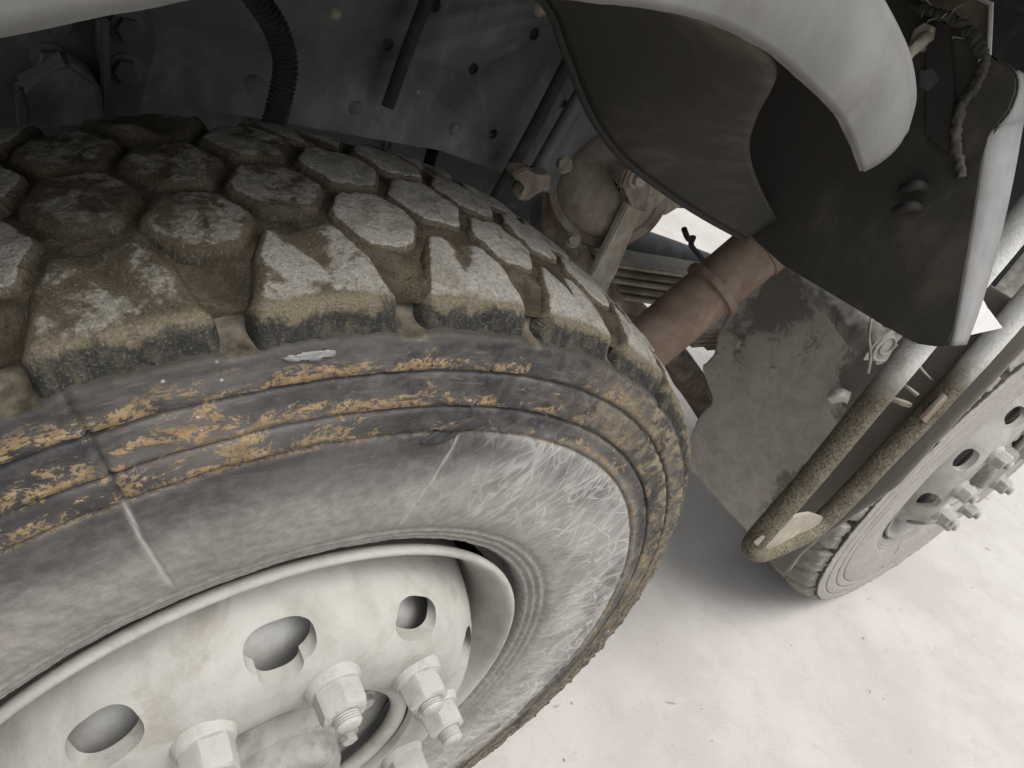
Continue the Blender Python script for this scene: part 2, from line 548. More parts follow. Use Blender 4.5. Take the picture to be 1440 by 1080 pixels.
def mat_ground():
    t = NT("pale_dusty_ground"); p = t.pos()
    n1 = t.noise(p, 2.4, 5, 0.65); n2 = t.noise(p, 11, 5, 0.7); n3 = t.noise(p, 70, 4, 0.7); n4 = t.noise(p, 240, 2)
    col = t.mix(t.step(n1, 0.34, 0.66), (0.375, 0.356, 0.333), (0.44, 0.421, 0.399))
    col = t.mix(t.math('MULTIPLY', t.step(n2, 0.48, 0.66), 0.45), col, (0.37, 0.347, 0.320))
    sp = t.math('MULTIPLY', t.step(n3, 0.60, 0.70), t.step(n2, 0.50, 0.60))
    col = t.mix(t.math('MULTIPLY', sp, 0.55), col, (0.27, 0.25, 0.22))
    col = t.mix(t.math('MULTIPLY', t.step(n4, 0.62, 0.72), 0.35), col, (0.30, 0.285, 0.26))
    h = t.math('ADD', t.math('MULTIPLY', n2, 0.5), t.math('ADD', t.math('MULTIPLY', n3, 0.4), t.math('MULTIPLY', n4, 0.2)))
    return t.done(col, 0.95, t.bump(h, 0.3, 0.010), 0, 0.1)


def mat_flap():
    """rubber mud flap under dried slurry with wet-looking bare patches"""
    t = NT("slurry_coated_rubber"); p = t.pos()
    n1 = t.noise(p, 7, 7, 0.62, 0.7); n2 = t.noise(p, 32, 6, 0.68, 0.6); n3 = t.noise(p, 190, 4)
    z = t.xyz(p)[2]; y = t.xyz(p)[1]
    # bare towards the outer edge and the inner upper edge
    e = t.math('ADD', t.step(y, 0.06, -0.10), t.math('MULTIPLY', t.step(y, 0.12, 0.24), 0.35))
    e = t.math('ADD', e, t.math('MULTIPLY', t.step(z, 0.64, 0.80), 0.35))
    e = t.math('ADD', t.math('MULTIPLY', e, 0.38), t.math('ADD', t.math('MULTIPLY', n1, 0.75), t.math('MULTIPLY', n2, 0.35)))
    bare = t.step(t.math('ADD', e, t.math('MULTIPLY', t.math('SUBTRACT', n3, 0.5), 0.12)), 0.675, 0.775)
    col = t.mix(t.step(n2, 0.3, 0.7), (0.31, 0.285, 0.25), (0.41, 0.382, 0.34))
    col = t.mix(bare, col, t.mix(n2, (0.115, 0.104, 0.09), (0.20, 0.184, 0.16)))
    sp = t.math('MULTIPLY', t.step(t.voro(p, 60), 0.16, 0.10), t.step(t.noise(p, 18, 2), 0.58, 0.63))
    col = t.mix(t.math('MULTIPLY', sp, 0.6), col, (0.11, 0.10, 0.085))
    h = t.math('ADD', t.math('MULTIPLY', n2, 0.4), t.math('ADD', t.math('MULTIPLY', n3, 0.3), t.math('MULTIPLY', bare, -0.8)))
    return t.done(col, 0.85, t.bump(h, 0.5, 0.002), 0, 0.25)


def mat_muddy_tube():
    t = NT("muddy_white_tube"); p = t.pos(); z = t.xyz(p)[2]
    n1 = t.noise(p, 40, 6, 0.65); n2 = t.noise(p, 230, 4, 0.7); n3 = t.noise(p, 9, 4)
    mudc = t.mix(t.step(n1, 0.35, 0.68), (0.12, 0.104, 0.073), (0.175, 0.154, 0.112))
    mudc = t.mix(t.step(n2, 0.45, 0.62), mudc, (0.065, 0.056, 0.04))
    mudc = t.mix(t.math('MULTIPLY', t.step(n2, 0.42, 0.30), 0.7), mudc, (0.24, 0.21, 0.155))
    paint = t.mix(t.step(n1, 0.5, 0.7), (0.60, 0.60, 0.57), (0.42, 0.40, 0.35))
    k = t.step(t.math('ADD', z, t.math('MULTIPLY', t.math('SUBTRACT', n3, 0.5), 0.12)), 0.86, 0.96)
    k = t.math('MULTIPLY', k, t.step(t.math('ADD', n2, t.math('MULTIPLY', k, 0.5)), 0.35, 0.6))
    return t.done(t.mix(k, mudc, paint), 0.8, t.bump(t.math('ADD', n1, n2), 0.8, 0.003), 0, 0.25)


M = {}
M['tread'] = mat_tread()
M['mud'] = mat_mud()
M['side'] = mat_sidewall("scuffed_sidewall_rubber")
M['side2'] = mat_sidewall("dust_coated_sidewall_rubber", True)
M['ground'] = mat_ground()
M['flap'] = mat_flap()
M['mudtube'] = mat_muddy_tube()
M['rim'] = dusty("chalky_wheel_paint", (0.225, 0.217, 0.192), (0.345, 0.335, 0.306), 0.75, 9, 0.7, (0.20, 0.182, 0.15), 0.7, 0.5, 0.002, 0.1)
M['nut'] = dusty("dust_caked_nut", (0.27, 0.263, 0.24), (0.38, 0.372, 0.345), 0.75, 40, 0.8, (0.38, 0.35, 0.29), 0.35, 0.8, 0.002, 0.2)
M['drum'] = dusty("grey_brake_drum", (0.30, 0.298, 0.285), (0.42, 0.415, 0.395), 0.6, 20, 0.7)
M['hub'] = dusty('dusty_grey_hub', (0.19, 0.184, 0.168), (0.31, 0.30, 0.275), 0.55, 22, 0.75, (0.09, 0.08, 0.065), 0.4)
M['frame'] = dusty("dark_chassis_paint", (0.10, 0.108, 0.107), (0.205, 0.21, 0.203), 0.5, 9, 0.6, (0.04, 0.04, 0.038), 0.4, 0.3, 0.0015, 0.2, 0.3, 0.35, 0.6)
M['frame2'] = dusty("dark_bracket_paint", (0.06, 0.066, 0.066), (0.14, 0.14, 0.128), 0.45, 16, 0.65)
M['black'] = dusty("black_rubber_hose", (0.022, 0.022, 0.021), (0.075, 0.072, 0.064), 0.4, 30, 0.7)
M['cast'] = dusty("dust_brown_casting", (0.13, 0.095, 0.075), (0.30, 0.26, 0.215), 0.62, 18, 0.85, (0.12, 0.07, 0.045), 0.4, 0.5, 0.002, 0.35)
M['castlight'] = dusty('dust_tan_casting', (0.19, 0.155, 0.12), (0.33, 0.29, 0.24), 0.65, 16, 0.9, (0.15, 0.10, 0.07), 0.35, 0.5, 0.002, 0.3)
M['bar'] = dusty("dust_tan_steel", (0.24, 0.21, 0.165), (0.38, 0.35, 0.285), 0.6, 24, 0.85, (0.16, 0.12, 0.08), 0.3)
M['rusty'] = dusty("red_brown_dusty_tube", (0.165, 0.115, 0.086), (0.25, 0.195, 0.155), 0.55, 16, 0.85, (0.17, 0.09, 0.055), 0.35, 0.35, 0.0015, 0.2)
M['guard'] = dusty("pale_grey_guard_plastic", (0.115, 0.114, 0.107), (0.172, 0.170, 0.160), 0.6, 7, 0.6, (0.095, 0.088, 0.074), 0.65, 0.3, 0.0012, 0.1)
M['liner'] = dusty("dark_guard_underside", (0.036, 0.034, 0.029), (0.095, 0.084, 0.064), 0.45, 8, 0.8, (0.075, 0.045, 0.03), 0.35, 0.4, 0.002, 0.0)
M['rubber'] = dusty("black_flap_rubber", (0.028, 0.026, 0.023), (0.058, 0.054, 0.047), 0.35, 10, 0.75, None, 0.3, 0.35, 0.002, 0.1)
M['band'] = dusty("skylit_grey_edge_strip", (0.155, 0.155, 0.153), (0.21, 0.209, 0.204), 0.6, 16, 0.7, None, 0.3, 0.2)
M['beige'] = dusty("beige_dirty_plate", (0.20, 0.175, 0.125), (0.34, 0.31, 0.25), 0.5, 14, 0.8, (0.12, 0.095, 0.06), 0.4)
M['white'] = dusty("white_step_paint", (0.66, 0.66, 0.64), (0.55, 0.54, 0.51), 0.35, 18, 0.6, (0.30, 0.26, 0.20), 0.25, 0.2)
M['blue'] = dusty("dark_blue_grey_paint", (0.05, 0.06, 0.075), (0.13, 0.14, 0.15), 0.4, 6, 0.45)
M['cloth'] = dusty("dusty_rolled_rubber", (0.19, 0.185, 0.165), (0.33, 0.32, 0.29), 0.6, 26, 0.9, (0.11, 0.10, 0.085), 0.4, 0.7, 0.003)
M['flapdust'] = dusty('dust_grey_lug_rubber', (0.17, 0.158, 0.14), (0.32, 0.30, 0.27), 0.6, 22, 0.9)
M['splash'] = dusty('dried_grey_splash', (0.16, 0.16, 0.15), (0.25, 0.25, 0.238), 0.5, 60, 0.9)
M['tar'] = dusty('dark_tar', (0.028, 0.027, 0.026), (0.06, 0.057, 0.053), 0.4, 50, 0.6)
M['pale'] = dusty("bare_pale_scrap", (0.55, 0.54, 0.50), (0.66, 0.65, 0.61), 0.6, 30, 0.8)

# ------------------------------------------------------------------ ground
def build_ground():
    s = np.linspace(-1, 1, 150)
    g = np.sign(s) * (np.abs(s) * 2.2 + (np.abs(s) ** 7) * 220)
    X, Y = np.meshgrid(g + 1.1, g + 0.2, indexing='ij')
    Z = 0.012 * fbm(X * 2.2, Y * 2.2, 3, 3) + 0.002 * fbm(X * 14, Y * 14, 3, 9)
    Z *= np.exp(-(np.hypot(X - 1, Y) / 9) ** 2)
    Z -= 0.004
    Z += 0.015 * np.exp(-((X - 1.7) / .55) ** 2 - ((Y - .0) / .9) ** 2)
    n = len(s)
    V = np.stack([X, Y, Z], -1).reshape(-1, 3)
    F = [(i * n + j, (i + 1) * n + j, (i + 1) * n + j + 1, i * n + j + 1) for i in range(n - 1) for j in range(n - 1)]
    tag(mesh("ground", V, F, M['ground']), kind='structure')
    # loose grit and crumbs of earth: uncountable
    V, F = [], []
    rng = np.random.default_rng(4)
    for q in range(260):
        x, y = rng.uniform(0.4, 3.2), rng.uniform(-1.0, 1.0)
        r = 0.001 + 0.005 * rng.random() ** 4
        z = 0.012 * fbm(np.array([x * 2.2]), np.array([y * 2.2]), 3, 3)[0] - 0.004 + 0.015 * math.exp(-((x - 1.7) / .55) ** 2 - (y / .9) ** 2)
        b = len(V)
        for a in range(5):
            t_ = a * 1.2566 + rng.uniform(-.3, .3)
            V.append((x + r * math.cos(t_) * rng.uniform(.7, 1.2), y + r * math.sin(t_) * rng.uniform(.7, 1.2), z))
        V.append((x + rng.uniform(-.3, .3) * r, y + rng.uniform(-.3, .3) * r, z + r * rng.uniform(.5, .9)))
        for a in range(5): F.append((b + a, b + (a + 1) % 5, b + 5))
    for q in range(45):                     # bits of straw
        x, y, a = rng.uniform(0.4, 3.0), rng.uniform(-1.0, .6), rng.uniform(0, 6.3)
        L, w = rng.uniform(.004, .014), rng.uniform(.0005, .0011)
        z = 0.012 * fbm(np.array([x * 2.2]), np.array([y * 2.2]), 3, 3)[0] + .0005 + 0.015 * math.exp(-((x - 1.7) / .55) ** 2 - (y / .9) ** 2)
        b = len(V); c_, s_ = math.cos(a), math.sin(a)
        for i_, j_, k_ in ((-L, -w, 0), (L, -w, .002), (L, w, .002), (-L, w, 0), (0, 0, .004)):
            V.append((x + i_ * c_ - j_ * s_, y + i_ * s_ + j_ * c_, z + k_))
        F += [(b, b + 1, b + 4), (b + 1, b + 2, b + 4), (b + 2, b + 3, b + 4), (b + 3, b, b + 4)]
    tag(mesh("grit", V, F, M['bar'], smooth=False), "loose grit and crumbs of earth scattered on the pale ground", "grit", kind='stuff')


build_ground()

# ------------------------------------------------------------------ wheels
NP = 32                          # tread pitches round the tyre
PIT = 2 * math.pi / NP
PH_B = R(98.2)                   # a hexagon of the outer row
PH_A = PH_B + PIT / 2
RC = 0.55
YW = -0.0125                     # wheel centre plane
ZW = 0.54

HALF = [(0, .550), (-.02, .5498), (-.04, .549), (-.06, .5472), (-.08, .5443), (-.095, .5410), (-.105, .5380), (-.115, .5340), (-.1195, .5308), (-.1222, .5262),
        (-.1242, .521), (-.127, .5165), (-.1295, .5130), (-.1312, .5115), (-.1350, .5098), (-.1368, .505), (-.138, .500), (-.139, .494), (-.1395, .4885),
        (-.1368, .4862), (-.1398, .4840), (-.1412, .479), (-.142, .472), (-.1425, .465), (-.1425, .4592),
        (-.1396, .4570), (-.1426, .4548), (-.1435, .449), (-.1437, .443), (-.1435, .4372),
        (-.1408, .4350), (-.1432, .4325), (-.1448, .424), (-.1455, .412), (-.1458, .398), (-.1452, .383), (-.1438, .368), (-.1415, .354), (-.1385, .342), (-.135, .331),
        (-.1318, .3260), (-.1280, .3215), (-.1300, .3190), (-.1290, .3160), (-.1250, .3130), (-.1270, .3105), (-.1258, .3080), (-.1218, .3050), (-.1238, .3025), (-.1220, .3000), (-.1150, .2965), (-.104, .2935), (-.096, .2900), (-.088, .279)]
HALF = np.array(HALF)
q_ = (HALF[:, 1] < .511) & (HALF[:, 1] > .328)
HALF[q_, 0] = -.1318 + (HALF[q_, 0] + .1318) * .55      # sidewall hardly bulges past the lugs
for k_ in (19, 25, 30):          # grooves between the ribs
    HALF[k_, 0] += .0028

SEGL = np.hypot(*np.diff(HALF, axis=0).T)
ARC = np.concatenate([[0], np.cumsum(SEGL)])


def prof(w):
    """tyre section: arc length from the crown (negative = outer side) to y, r and outward normal"""
    w = np.asarray(w, float); a = np.abs(w)
    y = np.interp(a, ARC, -HALF[:, 0]); r = np.interp(a, ARC, HALF[:, 1])
    e = 0.003
    y1 = np.interp(a + e, ARC, -HALF[:, 0]); r1 = np.interp(a + e, ARC, HALF[:, 1])
    y0 = np.interp(np.maximum(a - e, 0), ARC, -HALF[:, 0]); r0_ = np.interp(np.maximum(a - e, 0), ARC, HALF[:, 1])
    ty, tr = y1 - y0, r1 - r0_
    l = np.hypot(ty, tr); ny, nr = -tr / l, ty / l
    s = np.sign(w); s[s == 0] = 1
    return y * s, r, ny * s, nr


W_EDGE = float(np.interp(-0.5308, -HALF[:, 1], ARC))       # tread edge
W_LUG = float(np.interp(-0.5130, -HALF[:, 1], ARC))       # foot of the lugs
SEAMS = [(R(107.2), 1.0), (R(79.0), 1.0)]


def place(ang, w, h):
    y, r, ny, nr = prof(w)
    rr = r + h * nr; yy = y + h * ny
    return np.stack([rr * np.cos(ang), yy, rr * np.sin(ang)], -1)


def build_carcass(name, mat, parent, nang=1900):
    ws = []
    for i in range(len(ARC) - 1):
        k = max(1, int(math.ceil(SEGL[i] / 0.0045)))
        ws += list(np.linspace(ARC[i], ARC[i + 1], k, endpoint=False))
    ws.append(ARC[-1])
    ws = np.array(ws)
    ws = np.concatenate([-ws[::-1], ws[1:]])
    nw = len(ws)
    # seam of the UV on the hidden underside
    A = np.linspace(-math.pi / 2, 1.5 * math.pi, nang + 1)
    AA, WW = np.meshgrid(A, ws, indexing='ij')
    aw = np.abs(WW)
    rr = np.interp(aw, ARC, HALF[:, 1])
    h = -0.0125 * sstep(W_LUG + 0.004, W_LUG - 0.012, aw)
    scoop = np.zeros_like(h)
    # scoop below each notch of the outer and inner shoulders
    for sgn, ph in ((-1, PH_B), (1, PH_A)):
        d = (AA - ph + PIT / 2) % PIT - PIT / 2
        sc = np.exp(-(d * RC / 0.011) ** 2) * sstep(W_LUG + 0.007, W_LUG - 0.003, aw)
        scoop = np.maximum(scoop, np.where(np.sign(WW) == sgn, np.exp(-(d * RC / 0.010) ** 2), 0))
        h = h - np.where(np.sign(WW) == sgn, 0.0055 * sc, 0)
    side = sstep(W_LUG, W_LUG + 0.004, aw)
    clod = sstep(W_LUG + .010, W_LUG - .002, aw) * sstep(W_EDGE - .02, W_EDGE, aw)
    h = h + clod * (0.0045 * fbm(AA * 42, WW * 60, 4, 15) + .002)
    rag = sstep(R(66), R(40), AA) * sstep(.455, .475, rr) * side
    h = h + rag * np.maximum(0, 0.0060 * fbm(AA * 55, WW * 70, 4, 19) - .0004)
    h = h + side * (0.0011 * fbm(AA * 16, WW * 30, 4, 5) + 0.0007 * fbm(AA * 60, WW * 90, 3, 12))
    seam = np.zeros_like(h)
    for sa, st in SEAMS:
        band = sstep(0.515, 0.51, rr) * sstep(0.33, 0.345, rr)
        dd = (AA - sa) * rr + 0.0012 * np.sin(rr * 34 + sa * 9) + 0.0016 * fbm(rr * 60, AA * 0 + sa, 3, 2)
        seam = np.maximum(seam, band * np.exp(-(dd / 0.0011) ** 2))
        h = h - band * 0.0022 * np.exp(-(dd / 0.0012) ** 2) + band * 0.0005 * np.exp(-((dd - 0.004) / 0.0022) ** 2)
    P = place(AA, WW, h)
    # the tyre stands on the ground: flatten the bottom a little
    P[..., 2] = np.maximum(P[..., 2], -ZW + 0.002)
    uv = np.stack([AA * 0.5, WW], -1).reshape(-1, 2)
    F = []
    n1 = nang + 1
    for i in range(nang):
        for j in range(nw - 1):
            F.append((i * nw + j, i * nw + j + 1, (i + 1) * nw + j + 1, (i + 1) * nw + j))
    o = mesh(name, P.reshape(-1, 3), F, mat, parent, uv=uv, attrs={"rad": rr.reshape(-1), "seam": seam.reshape(-1), "scoop": scoop.reshape(-1)})
    return o


def chaikin(P, it=2, k=0.22):
    P = np.asarray(P, float)
    for _ in range(it):
        Q = np.roll(P, -1, 0)
        P = np.stack([P * (1 - k) + Q * k, P * k + Q * (1 - k)], 1).reshape(-1, 2)
    return P


def resample(P, n):
    Q = np.vstack([P, P[:1]])
    l = np.concatenate([[0], np.cumsum(np.hypot(*np.diff(Q, axis=0).T))])
    t = np.linspace(0, l[-1], n, endpoint=False)
    return np.stack([np.interp(t, l, Q[:, 0]), np.interp(t, l, Q[:, 1])], -1)


D2 = PIT * RC / 1.5 / 2          # half point-to-point size of a hexagon along the tread
HH = 0.0335                      # half flat height
HEX = [(-D2 / 2, -HH), (D2 / 2, -HH), (D2, 0), (D2 / 2, HH), (-D2 / 2, HH), (-D2, 0)]
LUG = [(-D2 * .62, HH - .009), (-D2, -.002), (-D2 * 1.05, -.010), (-D2 * 1.26, -.036), (-D2 * 1.35, -(W_LUG - .0838) - .012), (D2 * 1.35, -(W_LUG - .0838) - .012), (D2 * 1.26, -.036), (D2 * 1.05, -.010), (D2, -.002), (D2 * .62, HH - .009)]


def build_block(parent, ang, w0, outline, lug=0, n=56):
    O = resample(chaikin(outline, 2, 0.11 if not lug else 0.08), n)
    if lug > 0: O = O * [1, -1]
    rnd = random.random() * 10
    c = O.mean(0)
    d = O - c; L = np.linalg.norm(d, axis=1)[:, None]
    clean_lit = float(sstep(R(101), R(84), np.array(ang)) * 0.9 + random.uniform(-0.12, 0.15))  # real mud cover at left, plus painted shade from under the guard
    clean_lit = min(max(clean_lit, 0.0), 1.0)
    slope = 1.02 - 0.22 * clean_lit
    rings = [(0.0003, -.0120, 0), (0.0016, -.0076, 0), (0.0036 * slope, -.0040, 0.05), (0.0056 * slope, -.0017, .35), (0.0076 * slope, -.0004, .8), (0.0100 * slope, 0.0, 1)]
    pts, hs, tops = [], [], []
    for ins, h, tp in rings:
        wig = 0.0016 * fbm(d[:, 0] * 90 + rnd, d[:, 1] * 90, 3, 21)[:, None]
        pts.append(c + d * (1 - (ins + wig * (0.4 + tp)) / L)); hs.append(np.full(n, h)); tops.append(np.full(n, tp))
    last = pts[-1]
    for s in (0.8, 0.6, 0.4, 0.2):
        pts.append(c + (last - c) * s); hs.append(np.zeros(n)); tops.append(np.ones(n))
    pts.append(c[None]); hs.append(np.zeros(1)); tops.append(np.ones(1))
    Q = np.vstack(pts); h = np.concatenate(hs); tp = np.concatenate(tops)
    s_, w_ = Q[:, 0], Q[:, 1] + w0
    # wear, chips and clods
    k = sstep(-.012, -.004, h)
    h = h + k * (0.0022 * fbm(s_ * 45 + rnd * 3, w_ * 45, 4, 31) + 0.0009 * fbm(s_ * 220 + rnd, w_ * 220, 3, 41))
    h = h + random.uniform(-0.0012, 0.0010)
    if lug:
        aw = np.abs(w_)
        # the split in the middle of a lug's inner half, and thinner rubber down its side
        q1 = -lug * Q[:, 1]                       # positive towards the crown
        sp = s_ - 0.35 * (q1 - .004) * math.copysign(1, math.sin(rnd * 3)) - .003 * math.sin(rnd)
        dip = np.exp(-(sp / (0.0040 + 0.25 * np.clip(q1 + .012, 0, .03))) ** 2) * sstep(-.026, .000, q1)
        h = h - 0.0052 * dip
        tp = tp * (1 - .85 * dip)
        h = h - 0.0015 * sstep(W_EDGE + .004, W_LUG, aw)
        rib = np.exp(-((s_ - 0.004) / 0.0028) ** 2) * sstep(W_EDGE, W_EDGE + .006, aw)
        h = h - 0.0030 * rib
        tp = tp * sstep(W_EDGE + 0.004, W_EDGE - 0.006, aw)
    else:
        # worn sipe across the block
        line = Q[:, 0] * 0.9 + Q[:, 1] * 0.25 + 0.004 * math.sin(rnd) + 0.0025 * np.sin(Q[:, 1] * 190 + rnd)
        h = h - tp * 0.0022 * np.exp(-(line / 0.0022) ** 2)
    P = place(ang + s_ / RC * -1.0, w_, h)
    cen = P.mean(0)
    m_ = len(rings) + 4
    F = []
    for i in range(m_ - 1):
        for j in range(n):
            q = (j + 1) % n
            F.append((i * n + j, i * n + q, (i + 1) * n + q, (i + 1) * n + j))
    ci = m_ * n
    for j in range(n):
        F.append(((m_ - 1) * n + j, (m_ - 1) * n + (j + 1) % n, ci))
    F = [f[::-1] for f in F] if lug <= 0 else F
    uv = np.stack([(ang - s_ / RC) * 0.5, w_], -1)
    N = len(P)
    o = mesh("tread_block", P - cen, F, M['tread'], parent, uv=uv, attrs={"top": tp, "clean_lit": np.full(N, clean_lit), "rnd": np.full(N, rnd)}, loc=tuple(cen))
    bm = bmesh.new(); bm.from_mesh(o.data)
    bmesh.ops.recalc_face_normals(bm, faces=bm.faces[:])
    bm.to_mesh(o.data); bm.free()
    return o


def build_mud(parent):
    na, nw = 900, 70
    A = np.linspace(-math.pi / 2, 1.5 * math.pi, na + 1)
    ws = np.linspace(-W_EDGE - .004, W_EDGE + .004, nw)
    AA, WW = np.meshgrid(A, ws, indexing='ij')
    fill = sstep(R(100), R(84), AA)
    h = -0.0078 + 0.0030 * fill + 0.0042 * fbm(AA * 18, WW * 34, 5, 51) + 0.0018 * fbm(AA * 90, WW * 160, 3, 61)
    h = np.minimum(h, -0.0022)
    for sgn, ph in ((-1, PH_B), (1, PH_A)):
        d = (AA - ph + PIT / 2) % PIT - PIT / 2
        g = np.exp(-(d * RC / 0.012) ** 2) * sstep(.085, .105, sgn * WW)
        h = h - 0.006 * g
    P = place(AA, WW, h)
    P[..., 2] = np.maximum(P[..., 2], -ZW + 0.002)
    F = []
    for i in range(na):
        for j in range(nw - 1):
            F.append((i * nw + j, i * nw + j + 1, (i + 1) * nw + j + 1, (i + 1) * nw + j))
    o = mesh("mud_layer", P.reshape(-1, 3), F, M['mud'], parent, uv=np.stack([AA * .5, WW], -1).reshape(-1, 2))
    o["kind"] = "stuff"
    return o


def slot_cutter(r, ang, y0, y1, a, b, extra=False):
    """rounded oval prism along y for a hand hole"""
    bm = bmesh.new()
    pts = []
    n = 40
    for i in range(n):
        t_ = i * 2 * math.pi / n
        ct, st = math.cos(t_), math.sin(t_)
        ex = 0.78
        px = a * math.copysign(abs(ct) ** ex, ct); py = b * math.copysign(abs(st) ** ex, st)
        pts.append((px, py))
    ca, sa = math.cos(ang), math.sin(ang)
    def w(p, y): return Vector(((r + p[1]) * ca - p[0] * sa, y, (r + p[1]) * sa + p[0] * ca))
    lo = [bm.verts.new(w(p, y0)) for p in pts]; hi = [bm.verts.new(w(p, y1)) for p in pts]
    bm.faces.new(lo); bm.faces.new(hi[::-1])
    for i in range(n): bm.faces.new((lo[i], hi[i], hi[(i + 1) % n], lo[(i + 1) % n]))
    return from_bm("cutter", bm, None)


def rim_profile():
    p = [(.2690, -.0950), (.2720, -.1040), (.2765, -.1085), (.2815, -.1110), (.2855, -.1150), (.2872, -.1190), (.2868, -.1225), (.2845, -.1245), (.2810, -.1240),
         (.2770, -.1195), (.2735, -.1135), (.2690, -.1060), (.2640, -.0960), (.2590, -.0860), (.2560, -.0740), (.2550, -.0550), (.2500, -.030), (.2450, 0.0), (.2450, .04), (.252, .09), (.272, .105), (.285, .115),
         (.288, .112), (.276, .10), (.256, .088), (.249, .04), (.249, 0.0), (.2540, -.030), (.2590, -.055), (.2610, -.0740)]
    return p


def disc_profile():
    o = [(.2525, -.0500), (.2500, -.0640), (.2470, -.0800), (.2420, -.0980), (.2350, -.1150), (.2270, -.1290), (.2180, -.1410), (.2080, -.1510), (.1980, -.1575), (.1880, -.1612), (.1780, -.1625), (.1600, -.1625), (.1440, -.1622), (.1415, -.1605)]
    i = [(.1405, -.1570), (.1405, -.1525), (.1600, -.1520), (.1760, -.1520), (.1860, -.1505), (.1930, -.1475), (.2010, -.1425), (.2105, -.1330), (.2185, -.1220), (.2260, -.1085), (.2330, -.0930), (.2385, -.0770), (.2420, -.0600), (.2440, -.0480)]
    return o + i


NUT_PH = R(45.4)
HOLE_PH = R(95.0)


def build_rim(parent):
    rim = lathe("rim", rim_profile(), 220, M['rim'], parent, closed=True, sharp=50)
    disc = lathe("wheel_disc", disc_profile(), 220, M['rim'], None, closed=True, sharp=50)
    cs = [slot_cutter(.2155, HOLE_PH + i * R(36), -.20, -.04, .0285, .0135) for i in range(10)]
    # the valve opening is bigger: a second round bite
    cs.append(slot_cutter(.2045, HOLE_PH + R(0.8), -.20, -.04, .0180, .0105))
    cut(disc, cs)
    disc.parent = parent
    disc.data.shade_smooth(); disc.data.set_sharp_from_angle(angle=R(38))
    md = disc.modifiers.new("edges", 'BEVEL'); md.width = 0.0018; md.segments = 2; md.limit_method = 'ANGLE'; md.angle_limit = R(40)
    # rounded spring lip sitting in the gutter
    for i in range(10):
        a = NUT_PH + i * R(36)
        build_nut(parent, a)
    hub = lathe("hub", [(0, -.176), (.050, -.176), (.056, -.174), (.060, -.168), (.061, -.150), (.070, -.142), (.074, -.134), (.098, -.130), (.128, -.128), (.133, -.124), (.134, -.04)], 90, M['hub'], parent, sharp=40)
    for i in range(8):
        a = R(20) + i * R(45)
        bolt("hub_bolt", (.100 * math.cos(a), -.129, .100 * math.sin(a)), (0, -1, 0), .0095, .010, M['nut'], hub, random.random())
    lathe("bore_ring", [(.1400, -.150), (.1400, -.140), (.1290, -.138), (.1245, -.1405), (.1225, -.146), (.1245, -.151), (.1290, -.1535), (.1370, -.1535)], 120, M['rim'], parent, closed=True, sharp=50)
    lathe("brake_drum", [(.138, -.122), (.186, -.120), (.198, -.112), (.208, -.094), (.216, -.070), (.218, -.04), (.206, -.03), (.206, .06), (.214, .065), (.214, .10), (.10, .10)], 90, M['drum'], parent, sharp=40)
    return rim


def build_nut(parent, a):
    """flanged hexagon nut with a collar; the stud end is its own sub-part"""
    rot = random.uniform(0, 1)
    y0 = -.1615
    cx, cz = .1675 * math.cos(a), .1675 * math.sin(a)
    bm = bmesh.new()
    Mx = frame_of((0, -1, 0)); o = Vector((cx, y0, cz))
    def ring(rad, hh, n, ro, k=0.0):
        return [bm.verts.new(o + Mx @ Vector(((rad + k * random.uniform(-1, 1)) * math.cos(ro + i * 2 * math.pi / n), (rad + k * random.uniform(-1, 1)) * math.sin(ro + i * 2 * math.pi / n), hh + k * random.uniform(-1, 1)))) for i in range(n)]
    def skin(x, y):
        for i in range(len(x)): bm.faces.new((x[i], x[(i + 1) % len(x)], y[(i + 1) % len(y)], y[i]))
    f0 = ring(.0255, -.002, 24, rot, .0003); f1 = ring(.0250, .003, 24, rot, .0003); f2 = ring(.0228, .008, 24, rot, .0003); f3 = ring(.0170, .0092, 24, rot)
    skin(f0, f1); skin(f1, f2); skin(f2, f3)
    def hexring(rad, hh, k=0.0):
        P = np.array(hexpoly(rad, rot)); P = chaikin(chaikin(P, 1, .06), 1, .25)
        return [bm.verts.new(o + Mx @ Vector((p[0] + k * random.uniform(-1, 1), p[1] + k * random.uniform(-1, 1), hh + k * random.uniform(-1, 1)))) for p in P]
    h0 = hexring(.0222, .004); h1 = hexring(.0221, .012, .0003); h2 = hexring(.0219, .0265, .0003); h3 = hexring(.0206, .0305, .0003); h4 = hexring(.0160, .0322, .0003); h5 = hexring(.0118, .0318)
    for p, q in ((h0, h1), (h1, h2), (h2, h3), (h3, h4), (h4, h5)): skin(p, q)
    bm.faces.new(h5)
    nut = from_bm("wheel_nut", bm, M['nut'], parent, True, 24)
    L = 0.0400 + random.uniform(-.002, .007)
    bm = bmesh.new()
    zs = [.025]
    t_ = .0305
    rr = [  .0118]
    k = 0
    while t_ < L - .002:
        zs.append(t_); rr.append(.0115 if k % 2 == 0 else .0106); t_ += .0011; k += 1
    zs += [L - .002, L]; rr += [.0112, .0090]
    rings = [[bm.verts.new(o + Mx @ Vector((r_ * math.cos(i * math.pi / 10), r_ * math.sin(i * math.pi / 10), z_))) for i in range(20)] for z_, r_ in zip(zs, rr)]
    for p, q in zip(rings, rings[1:]):
        for i in range(20): bm.faces.new((p[i], p[(i + 1) % 20], q[(i + 1) % 20], q[i]))
    bm.faces.new(rings[-1])
    from_bm("stud", bm, M['nut'], nut, True, 50)
    return nut


